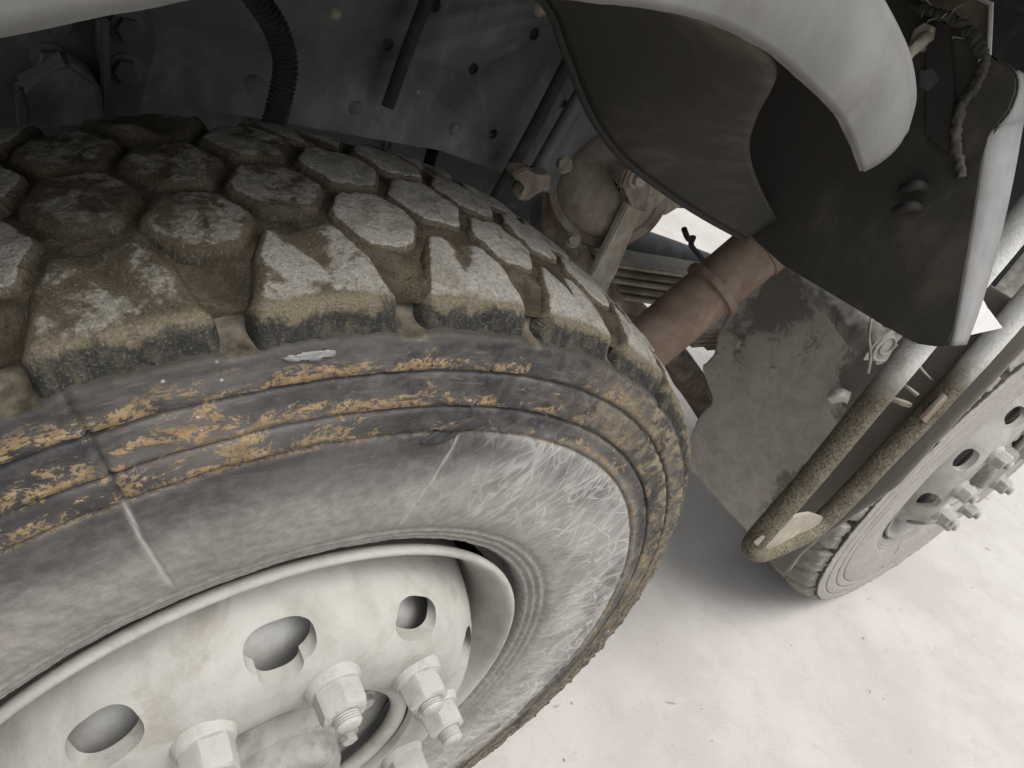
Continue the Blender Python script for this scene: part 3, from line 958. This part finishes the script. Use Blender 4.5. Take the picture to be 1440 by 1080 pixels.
def smear(name, parent, pts, mat, n=10, seed=0, h0=0.0006):
    """thin dried splash lying on the sidewall; outline in (degrees, radius)"""
    O = resample(chaikin(np.array([(R(a) * .5, float(np.interp(-r, -HALF[:, 1], ARC))) for a, r in pts]), 1, .2), 40)
    O = O + 0.0016 * np.stack([fbm(np.arange(40) * .7, np.zeros(40), 3, seed), fbm(np.arange(40) * .7, np.ones(40) * 5, 3, seed + 3)], -1)
    c = O.mean(0); V = []; U_ = []
    for k in (1.0, .93, .6, .3):
        Q = c + (O - c) * k
        V.append(place(Q[:, 0] / .5, -Q[:, 1], np.full(40, h0 + (.0011 if k < 1 else -.0008)) + .0006 * fbm(Q[:, 0] * 300, Q[:, 1] * 300, 2, seed)))
    V = np.vstack(V + [V[-1].mean(0)[None]])
    F = [(i * 40 + j, i * 40 + (j + 1) % 40, (i + 1) * 40 + (j + 1) % 40, (i + 1) * 40 + j) for i in range(3) for j in range(40)]
    F += [(120 + j, 120 + (j + 1) % 40, 160) for j in range(40)]
    o = mesh(name, V, F, mat, parent)
    bm = bmesh.new(); bm.from_mesh(o.data); bmesh.ops.recalc_face_normals(bm, faces=bm.faces[:]); bm.to_mesh(o.data); bm.free()
    return o


near = empty("truck_wheel", (0, YW, ZW), "big muddy truck wheel in the foreground with hexagonal tread blocks and chalky rim", "wheel", "steered truck wheels on one side")
tyre = build_carcass("tyre", M['side'], near)
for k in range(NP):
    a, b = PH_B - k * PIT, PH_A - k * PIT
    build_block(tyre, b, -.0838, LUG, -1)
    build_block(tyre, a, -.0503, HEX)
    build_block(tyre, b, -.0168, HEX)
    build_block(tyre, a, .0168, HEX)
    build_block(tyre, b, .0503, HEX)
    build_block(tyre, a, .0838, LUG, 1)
build_mud(tyre)
smear("dried_splash", tyre, [(96.0, .507), (94.5, .5085), (92.8, .5085), (92.3, .505), (93.5, .503), (95.5, .504)], M['splash'], seed=4)
smear("tar_spot", tyre, [(80.6, .440), (79.2, .447), (77.2, .449), (76.4, .444), (77.8, .438), (79.4, .431), (80.8, .424), (82.3, .4225), (83.4, .427), (82.2, .431)], M['tar'], seed=9)
build_rim(near)

# the other steered wheel: same parts, dustier sidewall, turned on its axle
XF = 1.695
far = empty("truck_wheel", (XF, YW, ZW + .015), "dust coated truck wheel at right partly hidden behind the grey mud flap", "wheel", "steered truck wheels on one side")
TURN = R(201 - 95)


def copy_part(o, parent):
    c = o.copy(); COL.objects.link(c); c.parent = parent
    return c


tyre2 = build_carcass("tyre", M['side2'], far, 500)
for ch in list(near.children):
    if ch.name.startswith("tyre"): continue
    c = copy_part(ch, far)
    for g in list(ch.children): copy_part(g, c)
for ch in list(tyre.children):
    if ch.name.startswith("mud_layer") or ch.location.y < -0.08:
        c = copy_part(ch, tyre2)
        c.material_slots[0].link = 'OBJECT'
        c.material_slots[0].material = M['flapdust']
bpy.context.view_layer.update()
for ch in far.children:
    ch.rotation_euler[1] = -TURN if not ch.name.startswith("tyre") else 0

# ------------------------------------------------------------------ chassis rail behind the tyre
YR = 0.45
fr = empty("chassis_rail", (0.2, YR, 0.92), "dark grey drilled chassis side rail behind the tyre", "chassis rail")


def P3(lst, ax, v): return [at(x, y, ax, v) for x, y in lst]


web = sheet("web", [(-1.0, YR, .98), (.10, YR, .945), (.385, YR, .928), (.52, YR, .900), (.66, YR, .862), (1.0, YR, .862), (1.0, YR, 1.34), (-1.0, YR, 1.34)], (0, .008, 0), M['frame'])
cs = []
for px, py, r in [(546, 63, .0085), (613, 8, .0085), (666, 97, .0085), (752, 48, .0085), (694, 189, .0085), (793, 146, .007)]:
    p = at(px, py, 'y', YR)
    c = prism("cutter", hexpoly(r, 0, 16), .05, None, None, (p[0], p[1] - .02, p[2]), (0, 1, 0), (1, 0, 0))
    cs.append(c)
cut(web, cs)
web.parent = fr
web.matrix_parent_inverse = Matrix.Translation((-.2, -YR, -.92))


def under(o, par):
    """parent keeping the world place"""
    o.parent = par
    o.matrix_parent_inverse = Matrix.Translation(-Vector(par.location))
    return o


under(box("bottom_flange", (0.2 - .3, YR + .05, .955), (1.6, .085, .008), M['frame']), fr)
under(box("top_flange", (0.0, YR + .05, 1.335), (2.0, .085, .008), M['frame']), fr)
# domed rivets and bolts on the web
for px, py, r, mt in [(472, 20, .0075, 'bar'), (640, 181, .010, 'frame'), (500, 152, .010, 'frame'), (358, 118, .0115, 'frame'), (760, 12, .012, 'bar'), (588, 130, .003, 'bar')]:
    p = at(px, py, 'y', YR)
    o = lathe("rivet", [(0, -r * .62), (r * .4, -r * .57), (r * .75, -r * .38), (r, -.0), (r, .002)], 18, M[mt], None, loc=tuple(p))
    o.parent = fr; o.matrix_parent_inverse = Matrix.Translation(-Vector(fr.location))

# bolted bracket on the rail, left
YB = 0.40
br = empty("rail_bracket", tuple(at(150, 160, 'y', YB)), "dark bolted bracket with upright flange at upper left behind the tyre", "bracket")
pl_ = P3([(-60, 40), (205, -10), (222, 60), (200, 140), (190, 200), (-60, 230)], 'y', YB)
under(sheet("back_plate", pl_, (0, .010, 0), M['frame2'], None, .002), br)
f0, f1, f2, f3 = P3([(132, 12), (146, 10), (150, 170), (137, 172)], 'y', YB)
under(sheet("upright_flange", [f0, f1, f2, f3], (0, -.035, 0), M['frame2'], None, .002), br)
for px, py in [(72, 85), (83, 27), (180, 40), (176, 98)]:
    p = at(px, py, 'y', YB - .001)
    under(bolt("bolt", p, (0, -1, 0), .0125, .012, M['frame2'], None, random.random()), br)
g = P3([(60, 108), (95, 85), (140, 118), (150, 175), (40, 185), (22, 130)], 'y', YB - .045)
gs = under(sheet("gusset", g, (0, .040, 0), M['frame'], None, .005), br)
ear = P3([(20, 128), (32, 122), (44, 160), (40, 190), (26, 190), (24, 160)], 'y', YB - .06)
under(sheet("ear", ear, (0, .012, 0), M['frame2'], None, .003), br)

# corrugated hose in front of the rail
hp = spline(P3([(325, -70), (352, -15), (385, 35), (401, 85), (396, 130), (380, 185), (350, 230)], 'y', .36), 420)
s = np.concatenate([[0], np.cumsum(np.linalg.norm(np.diff(hp, axis=0), axis=1))])
rad = 0.0125 + 0.0016 * np.sin(s * 2 * math.pi / 0.0052)
hose = tube("corrugated_hose", hp, rad, M['black'], None, 16, sharp=80)
tag(hose, "black corrugated hose curving down behind the top of the tyre", "hose")

# plain rods hanging in front of the rail
for (pts, y, r, lab) in [([(612, -30), (575, 65), (545, 150)], .42, .0085, "short dark rod lying against the drilled chassis rail"),
                         ([(835, 25), (800, 85), (755, 172), (690, 290)], .40, .0095, "long dark rod slanting past the lower edge of the chassis rail"),
                         ([(850, 75), (806, 150), (752, 245)], .40, .0115, "thicker grey rod ending in the clamp of the brake chamber")]:
    o = tube("rod", spline(P3(pts, 'y', y), 14), r, M['black'] if 'dark' in lab else M['frame'], None, 14)
    tag(o, lab, "rod", "rods beside the chassis rail")

# ------------------------------------------------------------------ brake chamber and linkage
bc0 = at(856, 262, 'y', .41)
bch = empty("brake_chamber", tuple(bc0), "dusty brown round brake chamber with bolted clamp ring below the rail", "brake chamber")
axd = Vector((-0.62, -0.66, 0.36)).normalized()
Mx = frame_of(axd)


def turned(name, prof_, mat, parent, origin, z, n=60):
    o = lathe(name, prof_, n, mat, None, sharp=40)
    Rm = frame_of(z)
    # lathe turns about y: map y to z
    T = Matrix.Translation(Vector(origin)) @ Rm.to_4x4() @ Matrix.Rotation(R(90), 4, 'X')
    o.data.transform(T)
    if parent is not None: under(o, parent)
    return o


turned("housing", [(0, -.06), (.088, -.06), (.092, -.02), (.093, .006), (.089, .010), (.084, .022), (.072, .034), (.052, .043), (.028, .047), (0, .048)], M['castlight'], bch, bc0, axd)
turned("clamp_ring", [(.090, -.020), (.104, -.018), (.108, -.004), (.104, .010), (.090, .012)], M['cast'], bch, bc0, axd)
for px, py, yy in [(793, 232, .385), (880, 212, .40), (806, 338, .385)]:
    under(bolt("bolt", at(px, py, 'y', yy), (-.6, -.66, .36), .010, .016, M['bar'], None, random.random()), bch)
cl = P3([(722, 243), (742, 236), (755, 248), (775, 244), (775, 268), (755, 270), (742, 285), (728, 280), (742, 262), (728, 256)], 'y', .37)
under(sheet("clamp", cl, (0, .03, 0), M['cast'], None, .003), bch)
mp = P3([(770, 225), (800, 195), (850, 180), (900, 215), (930, 250), (905, 290), (860, 330), (830, 345), (790, 345), (765, 330)], 'y', .47)
under(sheet("mounting_plate", mp, (0, .012, 0), M['cast'], None, .002), bch)

lk = empty("slack_lever", tuple(at(845, 395, 'y', .33)), "tan flat steel lever with bolted fork end above the leaf spring", "lever")
lv = P3([(884, 285), (905, 293), (866, 385), (836, 440), (770, 560), (748, 548), (812, 430)], 'y', .33)
under(sheet("arm", lv, (0, .014, 0), M['bar'], None, .003), lk)
fk = P3([(872, 262), (882, 236), (905, 232), (918, 250), (910, 300), (886, 292), (884, 272)], 'y', .325)
under(sheet("fork", fk, (0, .03, 0), M['cast'], None, .004), lk)
under(bolt("bolt", at(895, 252, 'y', .323), (-.2, -1, .15), .011, .014, M['bar'], None), lk)
bp = P3([(905, 240), (935, 262), (972, 282), (935, 304), (915, 290)], 'y', .34)
under(sheet("backing_plate", bp, (0, .01, 0), M['bar'], None, .002), lk)

# leaf spring pack, seen end on beyond the lever
ls = empty("leaf_spring", tuple(at(920, 400, 'y', .46)), "stack of thin dusty leaf spring blades behind the red brown tube", "leaf spring")
for i in range(5):
    q = 11 * i
    a = at(838, 358 + q, 'y', .46 - .004 * (i % 2)); b = at(1010, 385 + q * 1.0, 'y', .44 - .003 * (i % 2))
    d = Vector(b - a); L = d.length; d.normalize()
    rot = Matrix((d, Vector((0, 1, 0)) - d * d.y, d.cross(Vector((0, 1, 0)) - d * d.y).normalized())).transposed()
    c = (a + b) / 2
    under(box("leaf", c, (L * (1 - .06 * i), .075, .0105), M['cast'] if i % 2 else M['bar'], None, rot, .0025), ls)
# dark axle beam and hanger below the spring
ax = empty("axle_beam", tuple(at(900, 430, 'y', .5)), "dark forged axle beam in the shade under the leaf spring", "axle")
under(tube("beam", spline([at(770, 330, 'y', .52), at(860, 420, 'y', .50), at(960, 520, 'y', .48), at(1010, 600, 'y', .46)], 12), .045, M['cast'], None, 8), ax)
under(tube("link_rod", spline([at(760, 300, 'y', .62), at(920, 350, 'y', .60), at(1040, 392, 'y', .58)], 8), .036, M['frame'], None, 12), ax)

# red-brown shock tube with its collar
t0, t1 = at(1083, 338, 'y', .22), at(868, 520, 'y', .22)
sk = empty("shock_absorber", tuple(t1), "red brown dusty tube with a raised collar slanting behind the tyre", "shock absorber")
zt = Vector(t0 - t1); Lk = zt.length
RT_ = .050
turned("outer_tube", [(0, -.26), (.016, -.26), (.016, -.13), (RT_ * .8, -.125), (RT_, -.11), (RT_, 0), (RT_, Lk * .9), (RT_ * 1.06, Lk * .905), (RT_ * 1.08, Lk * .985), (RT_ * .98, Lk), (0, Lk)], M['rusty'], sk, t1, zt)
turned("collar", [(RT_ * .99, Lk * .60), (RT_ * 1.15, Lk * .605), (RT_ * 1.18, Lk * .622), (RT_ * 1.15, Lk * .642), (RT_ * .99, Lk * .648)], M['rusty'], sk, t1, zt)
hk = spline(P3([(962, 322), (968, 336), (975, 334), (972, 345), (988, 365), (1000, 385)], 'y', .40), 16)
tag(tube("hook", hk, .006, M['black'], None, 8), "small dark hook against the bright gap above the leaf spring", "hook")

# ------------------------------------------------------------------ wheel arch guard
LIP = [(-.62, .86), (-.45, 1.045), (-.30, 1.133), (-.16, 1.193), (-.10, 1.2165), (-.03, 1.236), (.042, 1.2455), (.095, 1.252), (.15, 1.255), (.205, 1.25), (.252, 1.24), (.295, 1.229), (.329, 1.217), (.384, 1.189)]
TOP = [(-.70, .90), (-.52, 1.12), (-.36, 1.235), (-.20, 1.30), (-.10, 1.322), (-.02, 1.332), (.06, 1.335), (.12, 1.333), (.18, 1.325), (.24, 1.310), (.289, 1.294), (.358, 1.271), (.405, 1.245), (.422, 1.223)]
gd = empty("wheel_arch_guard", (0, -.15, 1.25), "pale grey wheel arch guard curving over the tyre with a dark underside", "mudguard")
lip = [(x, -.150, z) for x, z in LIP]
c1 = [(x * .75 + X * .25, -.152, z * .75 + Z * .25) for (x, z), (X, Z) in zip(LIP, TOP)]
c2 = [(x * .45 + X * .55, -.151, z * .45 + Z * .55) for (x, z), (X, Z) in zip(LIP, TOP)]
c3 = [(x * .15 + X * .85, -.146, z * .15 + Z * .85) for (x, z), (X, Z) in zip(LIP, TOP)]
c4 = [(X, -.138, Z + .004) for X, Z in TOP]
c5 = [(X - .012, -.10, Z + .010) for X, Z in TOP]
c6 = [(X - .02, .08, Z + .012) for X, Z in TOP]
under(loft("side_skin", [lip, c1, c2, c3, c4, c5, c6], M['guard'], None, .004, 90, 4), gd)
edge = spline([(x, -.148, z + .001) for x, z in LIP], 90)
under(tube("rolled_edge", edge, .0026, M['guard'], None, 10, .25, 3), gd)
OUT = [(-.02, -.143, 1.242), (.06, -.143, 1.2505), (.12, -.143, 1.2535), (.17, -.143, 1.2525), (.215, -.141, 1.2475), (.26, -.125, 1.232), (.33, -.075, 1.195), (.42, -.020, 1.150), (.53, .025, 1.100), (.652, .055, 1.045)]
MID = [(-.02, -.02, 1.262), (.06, -.02, 1.262), (.15, -.02, 1.256), (.19, -.02, 1.248), (.23, -.02, 1.230), (.28, -.015, 1.195), (.345, .01, 1.150), (.43, .035, 1.112), (.535, .055, 1.070), (.652, .068, 1.022)]
INN = [(-.02, .08, 1.235), (.10, .08, 1.235), (.18, .08, 1.226), (.22, .08, 1.208), (.25, .08, 1.180), (.30, .08, 1.135), (.355, .08, 1.100), (.42, .08, 1.073), (.53, .08, 1.037), (.652, .08, 1.003)]
under(loft("liner", [OUT, MID, INN], M['liner'], None, .004, 70, 8), gd)

under(tube('rubber_edge', spline([(x, y, z - .004) for x, y, z in INN[2:]], 40), .0040, M['rubber'], None, 10), gd)

# black rubber flap hanging at the end of the guard
XD = .66
FL = [(1062, 338), (1100, 372), (1150, 402), (1200, 432), (1250, 462), (1285, 483), (1318, 488), (1334, 485), (1341, 462), (1350, 410), (1362, 345), (1372, 280), (1380, 225), (1386, 190), (1404, 176), (1421, 155), (1431, 128),
      (1431, 108), (1420, 92), (1404, 83), (1386, 80), (1384, 68), (1372, 52), (1356, 36), (1340, 26), (1312, 16), (1290, 8), (1262, -30), (1150, -60), (985, -60), (985, 120), (1010, 230), (1040, 318)]
rf = empty("rubber_flap", tuple(at(1200, 432, 'x', XD)), "black rubber flap with torn top edge hanging beside the guard tip", "mud flap")
flp = P3(FL, 'x', XD)
fo = under(sheet("flap_sheet", flp, (.010, 0, 0), M['liner'], None, .0025), rf)
tag(under(sheet("stiffener", P3([(1300, 25), (1338, 32), (1341, 130), (1338, 215), (1330, 220), (1300, 190)], 'x', XD - .006), (.005, 0, 0), M['rubber'], None, .002), rf))
for px, py in [(1278, 268), (1270, 298)]:
    under(tube("strap_loop", spline([at(px - 8, py - 2, 'x', XD - .004), at(px + 2, py - 6, 'x', XD - .014), at(px + 14, py - 8, 'x', XD - .012), at(px + 24, py - 4, 'x', XD + .002)], 12), .006, M['rubber'], None, 10), rf)
# edge strip turned back along the flap's outer edge; pale grey paints in sky light
a_ = [at(x, y, 'x', XD + .003) for x, y in [(1338, 486), (1347, 440), (1360, 365), (1371, 295), (1380, 232), (1390, 186), (1414, 165), (1430, 128), (1428, 100)]]
b_ = [at(x, y, 'x', XD + .055) for x, y in [(1356, 484), (1373, 440), (1396, 365), (1413, 295), (1426, 232), (1435, 180), (1440, 160), (1442, 128), (1440, 106)]]
st = loft("edge_strip", [a_, b_], M['band'], None, .005, 40, 2)
under(st, rf)
under(box('hanger', (XD + .125, .03, 1.37), (.010, .12, .06), M['frame2'], None, None, .003), rf)
# frayed cords along the torn edge
for i in range(14):
    t_ = random.random()
    px = 1290 + 95 * t_ + random.uniform(-5, 5); py = 6 + 74 * t_ ** 1.5 + random.uniform(-8, 8)
    p0 = at(px, py, 'x', XD - .002)
    p1 = p0 + np.array([random.uniform(-.012, 0), random.uniform(-.008, .008), random.uniform(-.008, .012)])
    p2 = p1 + np.array([random.uniform(-.006, .004), random.uniform(-.008, .008), random.uniform(-.012, .008)])
    under(tube("frayed_cord", spline([p0, p1, p2], 6), .0006, M['cloth'], None, 5), rf)
rope = P3([(1283, 6), (1310, 18), (1340, 26), (1362, 44), (1376, 66), (1384, 92), (1372, 120), (1352, 150), (1344, 200), (1352, 250)], 'x', XD - .006)
under(tube("torn_edge", spline(rope, 160), .0052, M['liner'], None, 16, .35, 6, 90), rf)

# bolt with a rag of cloth on top of the flap
bt = empty("flap_bolt", tuple(at(1295, 60, 'x', XD - .01)), "pale dusty bolt holding the torn flap beside the guard tip", "bolt")
under(bolt("head", at(1303, 52, 'x', XD - .001), (-1, -.1, .1), .011, .016, M['bar'], None), bt)
under(tube("shank", spline([at(1303, 52, 'x', XD - .012), at(1286, 66, 'x', XD - .05), at(1272, 80, 'x', XD - .07)], 16), .0065, M['bar'], None, 14, .12, 2), bt)
wd = P3([(1292, 100), (1312, 95), (1320, 112), (1304, 128), (1292, 122)], 'x', XD - .008)
under(sheet("washer_plate", wd, (.006, 0, 0), M['frame2'], None, .001), bt)

# beige plate with a pale cut edge standing behind the flap
bpz = empty("backing_panel", tuple(at(1340, 60, 'x', .74)), "dirty beige panel with thin white edge behind the torn flap", "panel")
pp = P3([(1262, -30), (1330, -25), (1394, 6), (1390, 84), (1385, 110), (1340, 120), (1290, 110)], 'x', .74)
under(sheet("panel_sheet", pp, (.004, 0, 0), M['beige']), bpz)
e0 = P3([(1330, -25), (1394, 6), (1390, 84)], 'x', .736)
under(tube("panel_edge", [e0[0], e0[0] * .5 + e0[1] * .5, e0[1], e0[1] * .5 + e0[2] * .5, e0[2]], .0026, M['white'], None, 6), bpz)

# ------------------------------------------------------------------ grey mud flap in front of the far wheel
XG = 1.08
mf = empty("mud_flap", tuple(at(1030, 720, 'x', XG)), "grey slurry coated mud flap with dark bare patches before the far wheel", "mud flap")
N_ = 64
u = np.linspace(0, 1, N_); v = np.linspace(0, 1, N_)
yb = -.128
EDZ = [.30, .366, .42, .47, .526, .566, .61, .653, .785, .847, 1.1]
EDY = [.205, .205, .214, .222, .214, .284, .268, .290, .296, .292, .29]
zb, zt_ = .350, 1.02
V = []
for j in range(N_):
    for i in range(N_):
        z = zb + (zt_ - zb) * v[j]
        e_in = float(np.interp(z, EDZ, EDY)) + .007 * fbm(np.array([z * 45]), np.array([0.3]), 4, 8)[0]
        e_out = yb - .046 * float(sstep(.40, .70, z)) + .003 * fbm(np.array([z * 30]), np.array([4.3]), 3, 9)[0]
        y = e_in + (e_out - e_in) * u[i]
        z += .004 * fbm(np.array([y * 25]), np.array([7.7]), 3, 6)[0] * (1 - v[j]) ** 4
        x = XG + .014 * fbm(np.array([u[i] * 1.6]), np.array([v[j] * 1.6]), 3, 77)[0] + .02 * (v[j] - .5) ** 2
        V.append((x, y, z))
F = [(j * N_ + i, j * N_ + i + 1, (j + 1) * N_ + i + 1, (j + 1) * N_ + i) for j in range(N_ - 1) for i in range(N_ - 1)]
o = mesh("flap_sheet", V, F, M['flap'])
md = o.modifiers.new("thickness", 'SOLIDIFY'); md.thickness = .011; md.offset = 0
under(o, mf)
under(box('hanger', (XG + .02, .07, 1.20), (.012, .30, .40), M['frame2'], None, None, .003), mf)
for px, py in [(1135, 510), (1088, 520)]:
    p = at(px, py, 'x', XG - .004)
    under(bolt("bolt", p, (-1, 0, 0), .006, .005, M['flap'], None), mf)
st2 = P3([(1012, 470), (1022, 462), (1040, 480), (1034, 492)], 'x', XG - .02)
under(sheet("hanger_tab", st2, (.01, 0, 0), M['bar'], None, .002), mf)

# rolled strip of rubber hanging in front of the flap
rl = empty("rubber_roll", tuple(at(1240, 492, 'x', .96)), "grey rolled strip of rubber tied with string under the black flap", "rubber roll")
r_pts = spline([at(1108, 380, 'x', 1.0), at(1150, 415, 'x', .99), at(1195, 450, 'x', .975), at(1245, 488, 'x', .955)], 30)
rad = np.linspace(.007, .031, 30)
under(tube("roll", r_pts, rad, M['cloth'], None, 24, .28, 5), rl)
# spiral end of the roll
ez = Vector(r_pts[-1] - r_pts[-4]).normalized()
Rm = frame_of(ez)
sp = []
for i in range(70):
    a = i / 69 * 3.2 * math.pi
    rr_ = .006 + .020 * i / 69
    sp.append(Vector(r_pts[-1]) + ez * .001 + Rm @ Vector((rr_ * math.cos(a), rr_ * math.sin(a), 0)))
under(tube("spiral_end", [tuple(q) for q in sp], .0022, M['cloth'], None, 6), rl)
sg = spline([at(1226, 442, 'x', .925), at(1222, 470, 'x', .915), at(1224, 500, 'x', .92), at(1221, 525, 'x', .93)], 20)
under(tube("string", sg, .0022, M['cloth'], None, 8, .3, 9), rl)

# ------------------------------------------------------------------ tubular step frame
YS = -.13
sf = empty("step_frame", tuple(at(1060, 770, 'y', YS)), "muddy bent tube step frame looping down beside the far wheel", "step")
arm1 = [(1440, 307), (1380, 380), (1290, 488), (1200, 598), (1130, 683), (1078, 742), (1061, 763)]
bend = [(1060, 772), (1072, 775)]
arm2 = [(1110, 760), (1150, 738), (1200, 690), (1245, 642), (1300, 585), (1380, 497), (1440, 428)]
_a, _b = at(*arm1[0], 'y', YS), at(*arm2[-1], 'y', YS - .008)
_da, _db = _a - at(*arm1[1], 'y', YS), _b - at(*arm2[-2], 'y', YS - .008)
hi1 = _a + _da * ((1.396 - _a[2]) / _da[2]); hi2 = _b + _db * ((1.396 - _b[2]) / _db[2])
path = [hi1, (hi1 + _a) / 2] + [at(x, y, 'y', YS) for x, y in arm1] + [at(x, y, 'y', YS - .004) for x, y in bend] + [at(x, y, 'y', YS - .008) for x, y in arm2] + [(hi2 + _b) / 2, hi2]
sp_ = spline(path, 240)
under(tube("bent_tube", sp_, .0185, M['mudtube'], None, 18, .022, 4), sf)
wb = P3([(1062, 766), (1088, 745), (1108, 728), (1140, 722), (1158, 728), (1150, 742), (1112, 764), (1078, 776)], 'y', YS - .012)
under(sheet("corner_plate", wb, (0, .006, 0), M['bar'], None, .0015), sf)
# white tread plate joining the arms higher up
rg = P3([(1340, 442), (1392, 435), (1412, 462), (1340, 478)], 'y', YS - .045)
under(sheet("tread_plate", rg, (0, .05, -.004), M['white'], None, .002), sf)
sr = P3([(1366, 408), (1376, 405), (1398, 447), (1386, 452)], 'y', YS - .012)
under(sheet("rung", sr, (0, .03, 0), M['white'], None, .003), sf)
lb = P3([(1296, 590), (1330, 555), (1336, 562), (1334, 574), (1305, 600)], 'y', YS - .020)
under(sheet("lug_plate", lb, (0, .006, 0), M['cast'], None, .0015), sf)
wr = spline([at(1304, 492, 'y', YS + .02), at(1292, 512, 'y', YS + .02), at(1312, 536, 'y', YS + .02)], 10)
under(tube("wire", wr, .0018, M['cloth'], None, 6), sf)
# twigs and a scrap of foil caught behind the loop
for i, (a0, a1, xx) in enumerate([((1228, 562), (1282, 570), 1.02), ((1235, 580), (1262, 545), 1.03), ((1262, 540), (1290, 556), 1.03)]):
    o = tube("twig", spline([at(*a0, 'x', xx), at((a0[0] + a1[0]) / 2, (a0[1] + a1[1]) / 2 - 4, 'x', xx - .01), at(*a1, 'x', xx)], 10), .0045 - .0008 * i, M['bar'], None, 8, .4, i)
    tag(o, ["thickest dusty twig caught between the two step tubes", "upright dusty twig crossing between the two step tubes", "short upper twig caught between the two step tubes"][i], "twig", "twigs caught in the step frame")
ca = [at(1163, 556, 'x', 1.045), at(1172, 548, 'x', 1.04), at(1186, 547, 'x', 1.045), at(1197, 552, 'x', 1.06)]
cb = [at(1164, 561, 'x', 1.035), at(1174, 556, 'x', 1.022), at(1186, 555, 'x', 1.026), at(1194, 561, 'x', 1.05)]
cc = [at(1170, 568, 'x', 1.05), at(1178, 566, 'x', 1.04), at(1186, 565, 'x', 1.045), at(1191, 568, 'x', 1.06)]
tag(loft("scrap", [ca, cb, cc], M['pale'], None, .002, 14, 4), "small pale curled scrap stuck on the grey mud flap beside the tube", "scrap")

# hanging bracket between the far wheel and the step
kb = empty("tube_bracket", tuple(at(1300, 640, 'x', 1.10)), "dark notched bracket plate behind the lower step tube", "bracket")
kp = P3([(1286, 612), (1300, 590), (1314, 592), (1313, 606), (1320, 622), (1296, 645), (1272, 655), (1268, 632)], 'x', 1.10)
under(sheet("plate", kp, (.012, 0, 0), M['frame2'], None, .002), kb)
for px, py in [(1268, 632), (1276, 618)]:
    under(bolt("bolt", at(px, py, 'x', 1.095), (-1, -.2, 0), .007, .008, M['bar'], None), kb)

# ------------------------------------------------------------------ the truck's body over and beyond the wheel
sb = empty("side_panel", (1.7, .26, 1.0), "dark blue grey body side panel behind the white step tubes", "body panel")
under(box("panel", (2.25, .28, 1.05), (1.75, .02, .78), M['blue'], None, None, .006), sb)
under(box("rail", (2.25, .262, 1.22), (1.75, .02, .035), M['blue'], None, None, .006), sb)
cf = empty("cab_floor", (0, .9, 1.40), "dark cab floor pan over the wheel and chassis rails", "cab floor")
under(box("pan", (.25, .86, 1.41), (3.0, 2.05, .03), M['frame2'], None, None, .008), cf)
for k in range(5):
    under(box("floor_rib", (-.9 + .55 * k, .86, 1.375), (.06, 2.0, .04), M['frame2'], None, None, .006), cf)
r2 = empty("chassis_rail", (0.2, 1.3, .92), "second dark chassis rail on the far side of the truck", "chassis rail")
under(box("web", (.2, 1.3, 1.12), (2.6, .008, .42), M['frame'], None, None, .002), r2)
under(box("bottom_flange", (.2, 1.26, .915), (2.6, .085, .008), M['frame'], None, None, .002), r2)
en = empty("engine_block", (0, .95, .40), "dark engine and gearbox mass in the shade between the chassis rails", "engine")
under(box("crankcase", (-.2, .98, .86), (1.5, .50, .72), M['frame2'], None, None, .03), en)
under(box("gearbox", (.90, .98, .78), (.72, .40, .50), M['frame2'], None, None, .05), en)
for k in range(6):
    under(box("casting_rib", (-.75 + .24 * k, .725, .86), (.025, .03, .6), M['frame2'], None, None, .008), en)
ls2 = empty("leaf_spring", (1.6, .42, .42), "dark leaf spring pack in the gap between the tyre and grey mud flap", "leaf spring")
for k in range(8):
    L_ = 1.5 - .14 * k
    under(box("leaf", (1.72, .43, .56 - .0135 * k - .0), (L_, .08, .012), M['cast'], None, Matrix.Rotation(R(1.5), 3, 'Y'), .003), ls2)
under(box("spring_seat", (1.686, .43, .42), (.16, .10, .06), M['cast'], None, None, .01), ls2)
ab = empty("axle_beam", (XF, .9, .38), "dark far axle beam in the shade between the chassis rails", "axle")
under(tube("beam", spline([(XF, .22, .50), (XF, .36, .42), (XF, .6, .36), (XF, 1.2, .36), (XF, 1.5, .42)], 24), .06, M['cast'], None, 12), ab)
